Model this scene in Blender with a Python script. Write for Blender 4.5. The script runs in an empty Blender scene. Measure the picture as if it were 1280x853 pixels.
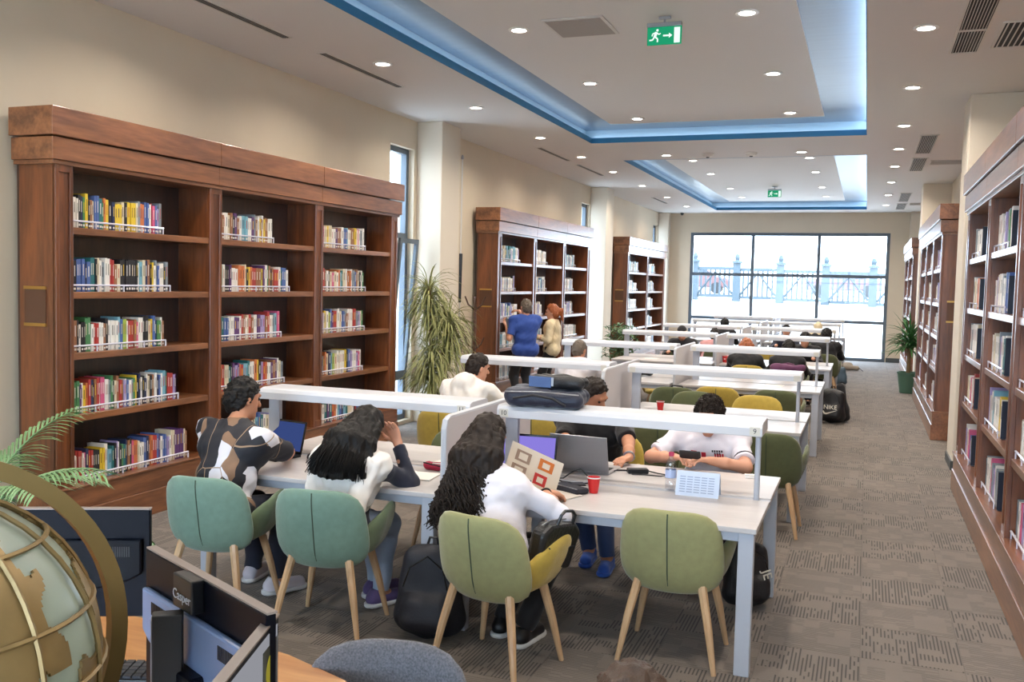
import bpy, math, random
import numpy as np
from mathutils import Vector, Matrix

R_ = random.Random(7)
scene = bpy.context.scene
col = scene.collection
PI = math.pi

# ------------------------------------------------------------------ camera
def cam_matrix(yaw, pitch, roll, pos):
    cy, sy, cp, sp = math.cos(yaw), math.sin(yaw), math.cos(pitch), math.sin(pitch)
    f = Vector((-sy*cp, cy*cp, -sp)); r = Vector((cy, sy, 0)); u = r.cross(f)
    c, s = math.cos(roll), math.sin(roll)
    r2 = c*r + s*u; u2 = -s*r + c*u
    m = Matrix(((r2.x, u2.x, -f.x, pos[0]), (r2.y, u2.y, -f.y, pos[1]), (r2.z, u2.z, -f.z, pos[2]), (0, 0, 0, 1)))
    return m
cd = bpy.data.cameras.new('camera')
cam = bpy.data.objects.new('camera', cd); col.objects.link(cam)
cd.sensor_width = 36.0; cd.sensor_fit = 'HORIZONTAL'; cd.lens = 1179.1/1280*36.0
cd.clip_start = 0.05; cd.clip_end = 400
cam.matrix_world = cam_matrix(.358, .06193, .02345, (0, 0, 1.915))
scene.camera = cam

# ------------------------------------------------------------------ world, sun, exposure
scene.view_settings.view_transform = 'Standard'
scene.view_settings.look = 'None'
scene.view_settings.gamma = 1.0
scene.view_settings.use_curve_mapping = False
scene.view_settings.exposure = 0.55
try:
    scene.cycles.use_denoising = True
    scene.cycles.max_bounces = 8
    scene.cycles.diffuse_bounces = 4
    scene.cycles.sample_clamp_indirect = 6.0
    scene.cycles.caustics_reflective = False
    scene.cycles.caustics_refractive = False
except Exception:
    pass
world = bpy.data.worlds.new('world'); scene.world = world
world.use_nodes = True
bg = world.node_tree.nodes['Background']
bg.inputs[0].default_value = (0.62, 0.80, 1.0, 1)
bg.inputs[1].default_value = 9.0
sl = bpy.data.lights.new('sun', 'SUN'); sl.energy = 3.0; sl.angle = 0.02; sl.color = (1, .96, .9)
so = bpy.data.objects.new('sun', sl); col.objects.link(so)
so.rotation_euler = Vector((-0.75, 0.35, -0.95)).to_track_quat('-Z', 'Y').to_euler()
so.location = (20, -5, 30)
def portal(x, y, z, w, h, d):
    l = bpy.data.lights.new('window_portal', 'AREA'); l.shape = 'RECTANGLE'; l.size = w; l.size_y = h
    l.cycles.is_portal = True
    o = bpy.data.objects.new('window_portal', l); col.objects.link(o)
    o.location = (x, y, z); o.rotation_euler = Vector(d).to_track_quat('-Z', 'Z' if abs(d[2]) < .9 else 'Y').to_euler()
    return o
portal(-2.1, 27.45, 1.75, 5.3, 3.5, (0, -1, 0))
portal(-2.1, -3.05, 1.8, 6.6, 3.4, (0, 1, 0))
for yy in (11.04, 19.57, 26.7):
    portal(-5.95, yy, 1.9, .7, 3.5, (1, 0, 0))

# ------------------------------------------------------------------ helpers
def lin(c):
    return tuple(((v/255.0)/12.92 if v/255.0 <= .04045 else ((v/255.0+.055)/1.055)**2.4) for v in c)

class MB:
    def __init__(s): s.v = []; s.f = []; s.m = []
    def add(s, vs, fs, mat=0):
        o = len(s.v); s.v.extend([tuple(map(float, p)) for p in vs])
        for f in fs: s.f.append(tuple(i+o for i in f)); s.m.append(mat)
        return s
    def box(s, x0, x1, y0, y1, z0, z1, mat=0, rot=None, piv=None):
        vs = [(x0,y0,z0),(x1,y0,z0),(x1,y1,z0),(x0,y1,z0),(x0,y0,z1),(x1,y0,z1),(x1,y1,z1),(x0,y1,z1)]
        if rot is not None:
            p = Vector(piv or ((x0+x1)/2,(y0+y1)/2,(z0+z1)/2))
            vs = [tuple(p + rot @ (Vector(q)-p)) for q in vs]
        return s.add(vs, [(0,3,2,1),(4,5,6,7),(0,1,5,4),(1,2,6,5),(2,3,7,6),(3,0,4,7)], mat)
    def cyl(s, p0, p1, r0, r1=None, n=12, mat=0, caps=True):
        r1 = r0 if r1 is None else r1
        return s.tube([p0, p1], [r0, r1], n, mat, caps)
    def tube(s, pts, rad, n=8, mat=0, caps=True):
        pts = [Vector(p) for p in pts]
        if not hasattr(rad, '__len__'): rad = [rad]*len(pts)
        vs = []; prev = None
        for i, p in enumerate(pts):
            t = (pts[min(i+1, len(pts)-1)] - pts[max(i-1, 0)])
            t = t.normalized() if t.length > 1e-9 else Vector((0,0,1))
            if prev is None:
                a = Vector((0,0,1)) if abs(t.z) < .9 else Vector((1,0,0))
                prev = t.cross(a).normalized()
            u = (prev - t*prev.dot(t)); u = u.normalized() if u.length > 1e-6 else t.orthogonal().normalized()
            w = t.cross(u); prev = u
            for k in range(n):
                a = 2*PI*k/n
                vs.append(p + (u*math.cos(a) + w*math.sin(a))*rad[i])
        fs = []
        for i in range(len(pts)-1):
            for k in range(n):
                a = i*n+k; b = i*n+(k+1) % n
                fs.append((a, b, b+n, a+n))
        if caps:
            fs.append(tuple(range(n-1, -1, -1))); o = (len(pts)-1)*n
            fs.append(tuple(o+k for k in range(n)))
        return s.add(vs, fs, mat)
    def lathe(s, prof, n=20, c=(0,0,0), mat=0, caps=True):
        vs = []; fs = []
        for r, z in prof:
            for k in range(n):
                a = 2*PI*k/n
                vs.append((c[0]+r*math.cos(a), c[1]+r*math.sin(a), c[2]+z))
        for i in range(len(prof)-1):
            for k in range(n):
                a = i*n+k; b = i*n+(k+1) % n
                fs.append((a, b, b+n, a+n))
        if caps:
            fs.append(tuple(range(n-1, -1, -1))); o = (len(prof)-1)*n
            fs.append(tuple(o+k for k in range(n)))
        return s.add(vs, fs, mat)
    def prism(s, poly, axis, a0, a1, mat=0):
        """poly of 2D points extruded along axis ('x','y','z')"""
        def P(p, a):
            return {'x': (a, p[0], p[1]), 'y': (p[0], a, p[1]), 'z': (p[0], p[1], a)}[axis]
        n = len(poly)
        vs = [P(p, a0) for p in poly] + [P(p, a1) for p in poly]
        fs = [tuple(range(n-1, -1, -1)), tuple(range(n, 2*n))] + [(i, (i+1) % n, n+(i+1) % n, n+i) for i in range(n)]
        return s.add(vs, fs, mat)
    def grid(s, P, mat=0, closed_u=False):
        P = np.asarray(P); a, b = P.shape[:2]
        fs = []
        for i in range(a-1 if not closed_u else a):
            for j in range(b-1):
                i2 = (i+1) % a
                fs.append((i*b+j, i2*b+j, i2*b+j+1, i*b+j+1))
        return s.add(P.reshape(-1, 3).tolist(), fs, mat)
    def mesh(s, name, mats, smooth=False):
        me = bpy.data.meshes.new(name)
        me.from_pydata(s.v, [], s.f)
        if not isinstance(mats, (list, tuple)): mats = [mats]
        for m in mats: me.materials.append(m)
        me.polygons.foreach_set('material_index', s.m)
        if smooth: me.polygons.foreach_set('use_smooth', [True]*len(s.f))
        me.update()
        return me
    def build(s, name, mats, parent=None, smooth=False, bevel=0, seg=2, fix=False):
        me = s.mesh(name, mats, smooth)
        if fix:
            import bmesh
            b = bmesh.new(); b.from_mesh(me); bmesh.ops.recalc_face_normals(b, faces=b.faces); b.to_mesh(me); b.free()
        return link(name, me, parent, bevel, seg)

def link(name, me, parent=None, bevel=0, seg=2):
    o = bpy.data.objects.new(name, me); col.objects.link(o)
    if parent is not None: o.parent = parent
    if bevel:
        b = o.modifiers.new('bevel', 'BEVEL'); b.width = bevel; b.segments = seg; b.limit_method = 'ANGLE'; b.angle_limit = .6
        b.harden_normals = False
    return o
def tag(o, label=None, cat=None, group=None, kind=None):
    if label: o['label'] = label
    if cat: o['category'] = cat
    if group: o['group'] = group
    if kind: o['kind'] = kind
    return o
def thing(name, label, cat, loc=(0,0,0), rz=0, group=None):
    o = bpy.data.objects.new(name, None); col.objects.link(o); o.empty_display_size = .1
    o.location = loc; o.rotation_euler = (0, 0, rz)
    return tag(o, label, cat, group)
def struct(o): o['kind'] = 'structure'; return o
def copy_tree(o, parent=None):
    c = o.copy(); col.objects.link(c)
    if parent is not None: c.parent = parent
    for ch in list(o.children): copy_tree(ch, c)
    return c
def text(body, size, loc, rot, mat, parent=None, name='lettering', ext=.0006):
    cu = bpy.data.curves.new(name, 'FONT'); cu.body = body; cu.size = size; cu.align_x = 'CENTER'; cu.align_y = 'CENTER'
    cu.extrude = ext; cu.materials.append(mat); cu.resolution_u = 3
    tmp = bpy.data.objects.new('tmp_text', cu); col.objects.link(tmp)
    me = bpy.data.meshes.new_from_object(tmp.evaluated_get(bpy.context.evaluated_depsgraph_get()))
    bpy.data.objects.remove(tmp); me.name = name
    if not me.materials: me.materials.append(mat)
    o = bpy.data.objects.new(name, me); col.objects.link(o); o.location = loc; o.rotation_euler = rot
    if parent is not None: o.parent = parent
    return o
ORD = ['zeroth','first','second','third','fourth','fifth','sixth','seventh','eighth','ninth','tenth','eleventh','twelfth']
def nth(i):
    if i < len(ORD): return ORD[i]
    return '%d%s' % (i, 'th' if 10 <= i % 100 <= 20 else {1:'st',2:'nd',3:'rd'}.get(i % 10, 'th'))

# ------------------------------------------------------------------ materials
_mc = {}
def mat(name, rgb, rough=.5, metal=0.0, bump=0, bscale=200, sheen=0, var=0, vscale=6, spec=None, coat=0, stretch=None, emit=0, alpha=None, trans=0):
    if name in _mc: return _mc[name]
    m = bpy.data.materials.new(name); m.use_nodes = True
    nt = m.node_tree; b = nt.nodes['Principled BSDF']
    c = lin(rgb)
    b.inputs['Base Color'].default_value = (*c, 1); b.inputs['Roughness'].default_value = rough; b.inputs['Metallic'].default_value = metal
    if spec is not None: b.inputs['Specular IOR Level'].default_value = spec
    if sheen: b.inputs['Sheen Weight'].default_value = sheen; b.inputs['Sheen Roughness'].default_value = .4
    if coat: b.inputs['Coat Weight'].default_value = coat; b.inputs['Coat Roughness'].default_value = .15
    if emit: b.inputs['Emission Color'].default_value = (*c, 1); b.inputs['Emission Strength'].default_value = emit
    if trans: b.inputs['Transmission Weight'].default_value = trans
    tc = nt.nodes.new('ShaderNodeTexCoord'); src = tc.outputs['Object']
    if stretch:
        mp = nt.nodes.new('ShaderNodeMapping'); mp.inputs['Scale'].default_value = stretch
        nt.links.new(src, mp.inputs['Vector']); src = mp.outputs[0]
    if var:
        n = nt.nodes.new('ShaderNodeTexNoise'); n.inputs['Scale'].default_value = vscale; n.inputs['Detail'].default_value = 5
        nt.links.new(src, n.inputs['Vector'])
        r = nt.nodes.new('ShaderNodeValToRGB'); e = r.color_ramp.elements
        e[0].position = .3; e[1].position = .7
        e[0].color = (*[max(0, v*(1-var)) for v in c], 1); e[1].color = (*[min(1, v*(1+var)) for v in c], 1)
        nt.links.new(n.outputs['Fac'], r.inputs[0]); nt.links.new(r.outputs[0], b.inputs['Base Color'])
    if bump:
        n2 = nt.nodes.new('ShaderNodeTexNoise'); n2.inputs['Scale'].default_value = bscale; n2.inputs['Detail'].default_value = 3
        nt.links.new(src, n2.inputs['Vector'])
        bp = nt.nodes.new('ShaderNodeBump'); bp.inputs['Strength'].default_value = bump; bp.inputs['Distance'].default_value = .01
        nt.links.new(n2.outputs['Fac'], bp.inputs['Height']); nt.links.new(bp.outputs[0], b.inputs['Normal'])
    _mc[name] = m
    return m
def emis(name, rgb, s):
    if name in _mc: return _mc[name]
    m = bpy.data.materials.new(name); m.use_nodes = True; nt = m.node_tree; nt.nodes.clear()
    e = nt.nodes.new('ShaderNodeEmission'); e.inputs[0].default_value = (*rgb, 1); e.inputs[1].default_value = s
    o = nt.nodes.new('ShaderNodeOutputMaterial'); nt.links.new(e.outputs[0], o.inputs[0]); _mc[name] = m
    return m
def glass_pane(name='window_glass', tint=(1, 1, 1), gl=.015):
    if name in _mc: return _mc[name]
    m = bpy.data.materials.new(name); m.use_nodes = True; nt = m.node_tree; nt.nodes.clear()
    t = nt.nodes.new('ShaderNodeBsdfTransparent'); t.inputs[0].default_value = (*tint, 1)
    g = nt.nodes.new('ShaderNodeBsdfGlossy'); g.inputs['Roughness'].default_value = .02
    x = nt.nodes.new('ShaderNodeMixShader'); x.inputs[0].default_value = gl
    o = nt.nodes.new('ShaderNodeOutputMaterial')
    nt.links.new(t.outputs[0], x.inputs[1]); nt.links.new(g.outputs[0], x.inputs[2]); nt.links.new(x.outputs[0], o.inputs[0])
    _mc[name] = m
    return m
def wood(name, a, b_, scale=1.0, axis='z', rough=.35):
    """brown veneer with grain running along an axis"""
    if name in _mc: return _mc[name]
    m = bpy.data.materials.new(name); m.use_nodes = True; nt = m.node_tree; b = nt.nodes['Principled BSDF']
    tc = nt.nodes.new('ShaderNodeTexCoord'); mp = nt.nodes.new('ShaderNodeMapping')
    st = {'x': (.35, 3, 3), 'y': (3, .35, 3), 'z': (3, 3, .35)}[axis]
    mp.inputs['Scale'].default_value = tuple(v*scale for v in st)
    nt.links.new(tc.outputs['Object'], mp.inputs['Vector'])
    n1 = nt.nodes.new('ShaderNodeTexNoise'); n1.inputs['Scale'].default_value = 1.6; n1.inputs['Detail'].default_value = 6; n1.inputs['Distortion'].default_value = 1.2
    nt.links.new(mp.outputs[0], n1.inputs['Vector'])
    w = nt.nodes.new('ShaderNodeTexNoise'); w.inputs['Scale'].default_value = 14; w.inputs['Detail'].default_value = 4
    nt.links.new(mp.outputs[0], w.inputs['Vector'])
    mx = nt.nodes.new('ShaderNodeMath'); mx.operation = 'MULTIPLY_ADD'; mx.inputs[1].default_value = .35
    nt.links.new(w.outputs['Fac'], mx.inputs[0])
    m2 = nt.nodes.new('ShaderNodeMath'); m2.operation = 'MULTIPLY'; m2.inputs[1].default_value = .65
    nt.links.new(n1.outputs['Fac'], m2.inputs[0]); nt.links.new(m2.outputs[0], mx.inputs[2])
    r = nt.nodes.new('ShaderNodeValToRGB'); e = r.color_ramp.elements
    e[0].position = .36; e[0].color = (*lin(a), 1); e[1].position = .64; e[1].color = (*lin(b_), 1)
    nt.links.new(mx.outputs[0], r.inputs[0]); nt.links.new(r.outputs[0], b.inputs['Base Color'])
    b.inputs['Roughness'].default_value = rough; b.inputs['Specular IOR Level'].default_value = .5; b.inputs['Coat Weight'].default_value = .7; b.inputs['Coat Roughness'].default_value = .24
    _mc[name] = m
    return m
WHITE = mat('white_paint', (225, 224, 224), .5)
TAB = mat('table_laminate', (194, 189, 188), .33, var=.06, vscale=5, stretch=(.8, 9, 9))
TABLEG = mat('table_metal', (178, 182, 192), .42)
RAIL = mat('rail_metal', (198, 200, 206), .35)
DARKF = mat('window_metal_hazed', (88, 100, 112), .45)  # frame grey is lightened, window haze put into the colour
WALL = mat('wall_paint', (208, 195, 174), .85, var=.03, vscale=1.5)
CEIL = mat('ceiling_paint', (212, 210, 210), .7)
CEIL2 = mat('ceiling_panel_paint', (216, 214, 213), .7)
WOODV = wood('walnut_vertical', (80, 42, 21), (130, 73, 37), axis='z')
WOODH = wood('walnut_horizontal', (100, 60, 36), (152, 98, 62), axis='x')
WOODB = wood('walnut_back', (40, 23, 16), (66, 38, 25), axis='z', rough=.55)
BRASS = mat('brass', (196, 156, 88), .35, .9)
BLACKP = mat('black_plastic', (22, 23, 27), .4)
BLACKS = mat('black_satin', (16, 17, 22), .25)
CHROME = mat('grey_metal', (170, 172, 178), .3, .9)
INK = mat('ink', (20, 20, 24), .6)
PAPER = mat('paper', (236, 233, 226), .7)
SKIN = mat('skin', (206, 150, 122), .5, var=.05, vscale=9)
SKIN2 = mat('skin_tan', (186, 130, 100), .5, var=.05, vscale=9)
HAIRK = mat('hair_black', (20, 17, 16), .5, bump=.3, bscale=260, spec=.25)
HAIRB = mat('hair_dark_brown', (34, 25, 20), .5, bump=.3, bscale=260, spec=.25)
HAIRR = mat('hair_red', (150, 78, 34), .45, bump=.5, bscale=260, var=.2, vscale=40)
HAIRG = mat('hair_grey', (96, 84, 72), .5, bump=.5, bscale=300)
# ================================================================== STRUCTURE
XL, XR, YB, YF, C, U = -5.70, 1.45, -3.0, 27.3, 4.02, 4.23
SX0, SX1 = -3.95, -0.09                     # recessed ceiling bays
BAYS = ((1.5, 13.75), (15.73, 26.25))

# ---- carpet: quarter-turned half-metre tiles laid on a slab
def carpet_mat(name, axis, seed):
    m = bpy.data.materials.new(name); m.use_nodes = True; nt = m.node_tree; b = nt.nodes['Principled BSDF']
    L = nt.links.new
    g = nt.nodes.new('ShaderNodeNewGeometry'); sp = nt.nodes.new('ShaderNodeSeparateXYZ'); L(g.outputs['Position'], sp.inputs[0])
    a, c = ('X', 'Y') if axis == 'x' else ('Y', 'X')
    def math_(op, i0, v=None, i1=None):
        n = nt.nodes.new('ShaderNodeMath'); n.operation = op
        L(i0, n.inputs[0])
        if i1 is not None: L(i1, n.inputs[1])
        elif v is not None: n.inputs[1].default_value = v
        return n.outputs[0]
    ln = math_('FRACT', math_('MULTIPLY', sp.outputs[a], 1/.0192))
    li = math_('FLOOR', math_('MULTIPLY', sp.outputs[a], 1/.0192))
    dark = math_('LESS_THAN', ln, .42)
    # broken dash pattern: each line has stretches where the dark yarn drops out
    cm = nt.nodes.new('ShaderNodeCombineXYZ'); L(math_('FLOOR', math_('MULTIPLY', li, 1/6.)), cm.inputs[0]); L(math_('FLOOR', math_('MULTIPLY', sp.outputs[c], 1/.085)), cm.inputs[1]); cm.inputs[2].default_value = seed
    wn = nt.nodes.new('ShaderNodeTexWhiteNoise'); wn.noise_dimensions = '3D'; L(cm.outputs[0], wn.inputs['Vector'])
    cm2 = nt.nodes.new('ShaderNodeCombineXYZ'); L(li, cm2.inputs[0]); L(math_('FLOOR', math_('MULTIPLY', sp.outputs[c], 1/.06)), cm2.inputs[1]); cm2.inputs[2].default_value = seed+3
    wn2 = nt.nodes.new('ShaderNodeTexWhiteNoise'); wn2.noise_dimensions = '3D'; L(cm2.outputs[0], wn2.inputs['Vector'])
    keep = math_('GREATER_THAN', wn.outputs['Value'], .22)
    keep2 = math_('GREATER_THAN', wn2.outputs['Value'], .16)
    fac = math_('MULTIPLY', math_('MULTIPLY', dark, i1=keep), i1=keep2)
    fac = math_('MULTIPLY', fac, .85 if axis == 'x' else .5)
    no = nt.nodes.new('ShaderNodeTexNoise'); no.inputs['Scale'].default_value = 2.2; no.inputs['Detail'].default_value = 4
    L(g.outputs['Position'], no.inputs['Vector'])
    base = nt.nodes.new('ShaderNodeMix'); base.data_type = 'RGBA'
    base.inputs['A'].default_value = (*lin((104, 97, 91)), 1); base.inputs['B'].default_value = (*lin((132, 121, 111)), 1)
    L(no.outputs['Fac'], base.inputs['Factor'])
    mx = nt.nodes.new('ShaderNodeMix'); mx.data_type = 'RGBA'; L(fac, mx.inputs['Factor']); L(base.outputs['Result'], mx.inputs['A'])
    mx.inputs['B'].default_value = (*lin((54, 50, 48)), 1)
    L(mx.outputs['Result'], b.inputs['Base Color']); b.inputs['Roughness'].default_value = .95
    b.inputs['Specular IOR Level'].default_value = .25; b.inputs['Sheen Weight'].default_value = .15
    n2 = nt.nodes.new('ShaderNodeTexNoise'); n2.inputs['Scale'].default_value = 260
    L(g.outputs['Position'], n2.inputs['Vector'])
    ad = math_('SUBTRACT', n2.outputs['Fac'], i1=math_('MULTIPLY', fac, .8))
    bp = nt.nodes.new('ShaderNodeBump'); bp.inputs['Strength'].default_value = .35; bp.inputs['Distance'].default_value = .006
    L(ad, bp.inputs['Height']); L(bp.outputs[0], b.inputs['Normal'])
    return m
CARX, CARY = carpet_mat('carpet_lines_lengthwise', 'x', 1), carpet_mat('carpet_lines_crosswise', 'y', 9)
floor = struct(MB().box(XL-.3, XR+.3, YB-.3, YF+.2, -.25, -.006).build('floor', mat('floor_screed', (95, 90, 86), .9)))
T = .5
def tile_mb(x, y): return (x+.001, x+T-.001, y+.001, y+T-.001)
tiles = []
for i in range(-12, 4):
    for j in range(-6, 55):
        x, y = i*T+.05, j*T+.17
        if x+T < XL-.05 or x > XR or y+T < YB or y > YF: continue
        tiles.append((x, y, (i+j) % 2))
def tile_rank(t):
    x, y, _ = t
    cx, cy = x+.25, y+.25
    ang = math.atan2(cx, cy)
    vis = cy > 4.2 and -.86 < ang < .14
    # the open aisle to the right of the tables shows most of the tiles
    return (0 if vis and cx > -1.2 else 1 if vis else 2, cx*cx+cy*cy)
tiles.sort(key=tile_rank)
tmesh = []
for k, m in ((0, CARX), (1, CARY)):
    tmesh.append(MB().box(.001, T-.001, .001, T-.001, -.006, 0).mesh('carpet_tile', m))
for x, y, k in tiles[:290]:
    o = link('carpet_tile', tmesh[k], floor); o.location = (min(x, XR), y, 0)
rest = MB()
for x, y, k in tiles[290:]:
    a = tile_mb(x, y); rest.box(*a, -.006, 0, k)
o = rest.build('carpet_tiles', [CARX, CARY], floor); o['kind'] = 'stuff'

# ---- walls
def wall(name, boxes, m=WALL):
    b = MB()
    for q in boxes: b.box(*q)
    return struct(b.build(name, m))
WINS = ((10.70, 11.37), (19.24, 19.88), (26.35, 27.0))   # narrow windows of the left wall
bx = []; y = YB
for a, b_ in WINS:
    bx += [(XL-.3, XL, y, a, 0, C+.5), (XL-.3, XL, a, b_, 3.64, C+.5), (XL-.3, XL, a, b_, -.05, .05)]; y = b_
bx.append((XL-.3, XL, y, YF, 0, C+.5))
wall('wall_left', bx)
wall('wall_right', [(XR, XR+.3, YB, YF, 0, C+.5)])
WX0, WX1, WZ = -4.80, 0.53, 3.47
wall('wall_far', [(XL-.3, WX0, YF, YF+.3, 0, C+.5), (WX1, XR+.3, YF, YF+.3, 0, C+.5), (WX0, WX1, YF, YF+.3, WZ, C+.5)])
wall('wall_back', [(XL-.3, -5.4, YB-.3, YB, 0, C+.5), (1.2, XR+.3, YB-.3, YB, 0, C+.5), (-5.4, 1.2, YB-.3, YB, 3.5, C+.5), (-5.4, 1.2, YB-.3, YB, 0, .1)])
# square columns standing proud of the side walls
for i, (x0, x1, y0, y1) in enumerate(((XL, -5.33, 11.45, 12.05), (XL, -5.33, 19.9, 20.5), (XL, -5.40, 27.02, YF), (.94, XR, 11.15, 11.85), (.94, XR, 20.1, 20.75), (1.0, XR, 27.0, YF))):
    struct(MB().box(x0, x1, y0, y1, 0, C).build('trim_%d' % (i+1), mat('column_paint', (214, 204, 188), .8), bevel=.012))
GREENB = mat('skirting_dark', (70, 76, 78), .5)
struct(MB().box(WX1+.02, 1.0, YF-.02, YF, 0, .12).build('baseboard_far', GREENB))
struct(MB().box(.925, XR, 11.135, 11.15, 0, .1).box(.925, .94, 11.15, 11.85, 0, .1).build('baseboard_right', GREENB))
struct(MB().box(XL, XL+.015, YB, 10.2, 0, .1).box(XL, XL+.015, 12.06, 18.7, 0, .1).build('baseboard_left', GREENB))

# ---- windows
GL = glass_pane()
def window(name, axis, u0, u1, w, zs, us, fr=.06, dep=.08):
    """axis 'y': lies in a plane y = w, spans x u0..u1;  axis 'x': plane x = w"""
    m = MB()
    def bb(a0, a1, z0, z1, d=dep):
        if axis == 'y': m.box(a0, a1, w-d/2, w+d/2, z0, z1)
        else: m.box(w-d/2, w+d/2, a0, a1, z0, z1)
    z0, z1 = zs[0], zs[-1]
    bb(u0, u0+fr, z0, z1); bb(u1-fr, u1, z0, z1); bb(u0+fr, u1-fr, z0, z0+fr); bb(u0+fr, u1-fr, z1-fr, z1)
    for z in zs[1:-1]: bb(u0+fr, u1-fr, z-fr/2, z+fr/2, dep*.96)
    for u in us[1:-1]: bb(u-fr/2, u+fr/2, z0+fr, z1-fr, dep*.92)
    o = struct(m.build(name, DARKF))
    for a, b_ in zip(us[:-1], us[1:]):
        for c_, d in zip(zs[:-1], zs[1:]):
            p = MB()
            if axis == 'y': p.box(a+.02, b_-.02, w-.004, w+.004, c_+.02, d-.02)
            else: p.box(w-.004, w+.004, a+.02, b_-.02, c_+.02, d-.02)
            p.build('pane', GL, o)
    return o
window('window_1', 'y', WX0, WX1, YF+.06, (0.0, 1.05, 2.29, WZ), (WX0, -3.05, -1.28, WX1), .085, .1)
for k, (a, b_) in enumerate(WINS):
    window('window_%d' % (k+2), 'x', a, b_, XL-.12, (.05, .62, 2.5, 3.64), (a, b_), .07)
# tilted-open casement of the nearest side window
cs = MB(); cs.box(0, .04, 0, .06, 0, 1.8).box(0, .04, .46, .52, 0, 1.8).box(0, .04, .06, .46, 0, .06).box(0, .04, .06, .46, 1.74, 1.8)
ob = cs.build('sash', DARKF, bpy.data.objects['window_2']); ob.location = (XL-.07, 10.78, .66); ob.rotation_euler = (0, math.radians(5), 0)
ob2 = MB().box(.016, .024, .05, .47, .05, 1.75).build('pane', GL, ob)
window('window_5', 'y', -5.4, 1.2, YB-.12, (.1, 2.3, 3.5), (-5.4, -3.2, -1.0, 1.2), .085, .1)

# ---- ceiling
cb = MB()
cb.box(XL, SX0, YB, YF, C, C+.06).box(SX1, XR, YB, YF, C, C+.06)
yy = YB
for a, b_ in BAYS:
    cb.box(SX0, SX1, yy, a, C, C+.06); yy = b_
cb.box(SX0, SX1, yy, YF, C, C+.06)
ceil = struct(cb.build('ceiling', CEIL))
BLUE = mat('cove_blue', (44, 124, 172), .5); BLUEL = mat('cove_pale_blue', (176, 204, 224), .6)
SLATE = mat('cove_slate', (100, 120, 144), .34, var=.06, vscale=2.2, stretch=(1, 7, 1))
LED = emis('cove_led', (.74, .89, 1.0), 4.0); LEDR = emis('cove_led_bright', (.80, .91, 1.0), 18.0)
for a, b_ in BAYS:
    f = MB()        # painted edge of the opening
    f.box(SX0, SX0+.008, a, b_, C-.002, C+.075).box(SX1-.008, SX1, a, b_, C-.002, C+.075).box(SX0+.008, SX1-.008, b_-.008, b_, C-.002, C+.075).box(SX0+.008, SX1-.008, a, a+.008, C-.002, C+.075)
    f.build('cove_edge', BLUE, ceil)
    g = MB()        # set-back walls of the light cove
    k = .13
    g.box(SX0-k-.03, SX0-k, a-k, b_+k, C+.06, U+.02).box(SX1+k, SX1+k+.03, a-k, b_+k, C+.06, U+.02).box(SX0-k, SX1+k, b_+k, b_+k+.03, C+.06, U+.02).box(SX0-k, SX1+k, a-k-.03, a-k, C+.06, U+.02)
    g.build('cove_wall', BLUEL, ceil)
    MB().box(SX0-k, SX1+k, a-k, b_+k, U, U+.05).build('cove_border', SLATE, ceil)
    MB().box(-3.55, -.63, a+.4, b_-.42, U-.012, U).build('centre_panel', CEIL2, ceil)
    e = MB()        # light strip lying in the cove
    e.box(SX0-.09, SX0-.06, a, b_, C+.062, C+.072).box(SX0, SX1, b_+.06, b_+.09, C+.062, C+.072)
    e.build('cove_light_strip', LED, ceil); MB().box(SX1+.03, SX1+.09, a, b_, C+.062, C+.072).build('cove_light_strip', LEDR, ceil)
# roof above everything so that no daylight leaks in
struct(MB().box(XL-.5, XR+.5, YB-.5, YF+.5, C+.5, C+.7).build('roof', CEIL))

# ---- outside, behind the big window
OUTG = mat('pale_paving', (196, 192, 186), .9, var=.05, vscale=.6)
gnd = MB(); gnd.add([(-40, YF+.3, -.02), (30, YF+.3, -.02), (30, 33, .05), (-40, 33, .05), (30, 46, 1.35), (-40, 46, 1.35), (60, 90, 2.2), (-80, 90, 2.2), (60, 140, 5), (-80, 140, 5)],
    [(0, 1, 2, 3), (3, 2, 4, 5), (5, 4, 6, 7), (7, 6, 8, 9)])
struct(gnd.build('ground_outside', OUTG))
g2 = MB(); g2.box(-60, XL-2.0, -30, YF, -.4, -.1).box(-40, 30, -40, YB-.6, -.4, -.1)
struct(g2.build('ground_beside', OUTG))
FEN = mat('fence_blue', (56, 68, 76), .6)
def fence_pt(x): return 45.0 - .12*(x+3)
fx = [-9.75 + 2.0*i for i in range(9)]
for i in range(len(fx)-1):
    x0, x1 = fx[i], fx[i+1]; yy = fence_pt(x0); zz = 1.42 - .05*i
    t = thing('timber_fence_panel', 'pale blue fence panel outside, %s from the left beyond the big window' % nth(i+1), 'fence', (x0, yy, zz), math.atan2(fence_pt(x1)-yy, x1-x0), 'fence panels outside the window')
    MB().box(-.17, .17, -.12, .12, -.2, 1.75).lathe([(.26, 1.75), (.26, 1.82), (.1, 1.9), (.13, 2.02), (.09, 2.14), (.02, 2.2)], 10).build('post', FEN, t)
    for z in (.08, 1.38): MB().box(.17, 1.85, -.05, .05, z, z+.14).build('rail', FEN, t)
    for q in range(7): MB().box(.27+q*.225, .35+q*.225, -.03, .03, .2, 1.4).build('baluster', FEN, t)
    MB().tube([(.18, -.06, .25), (1.0, -.06, 1.3), (1.83, -.06, .25)], .055, 4).build('brace', FEN, t)
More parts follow.
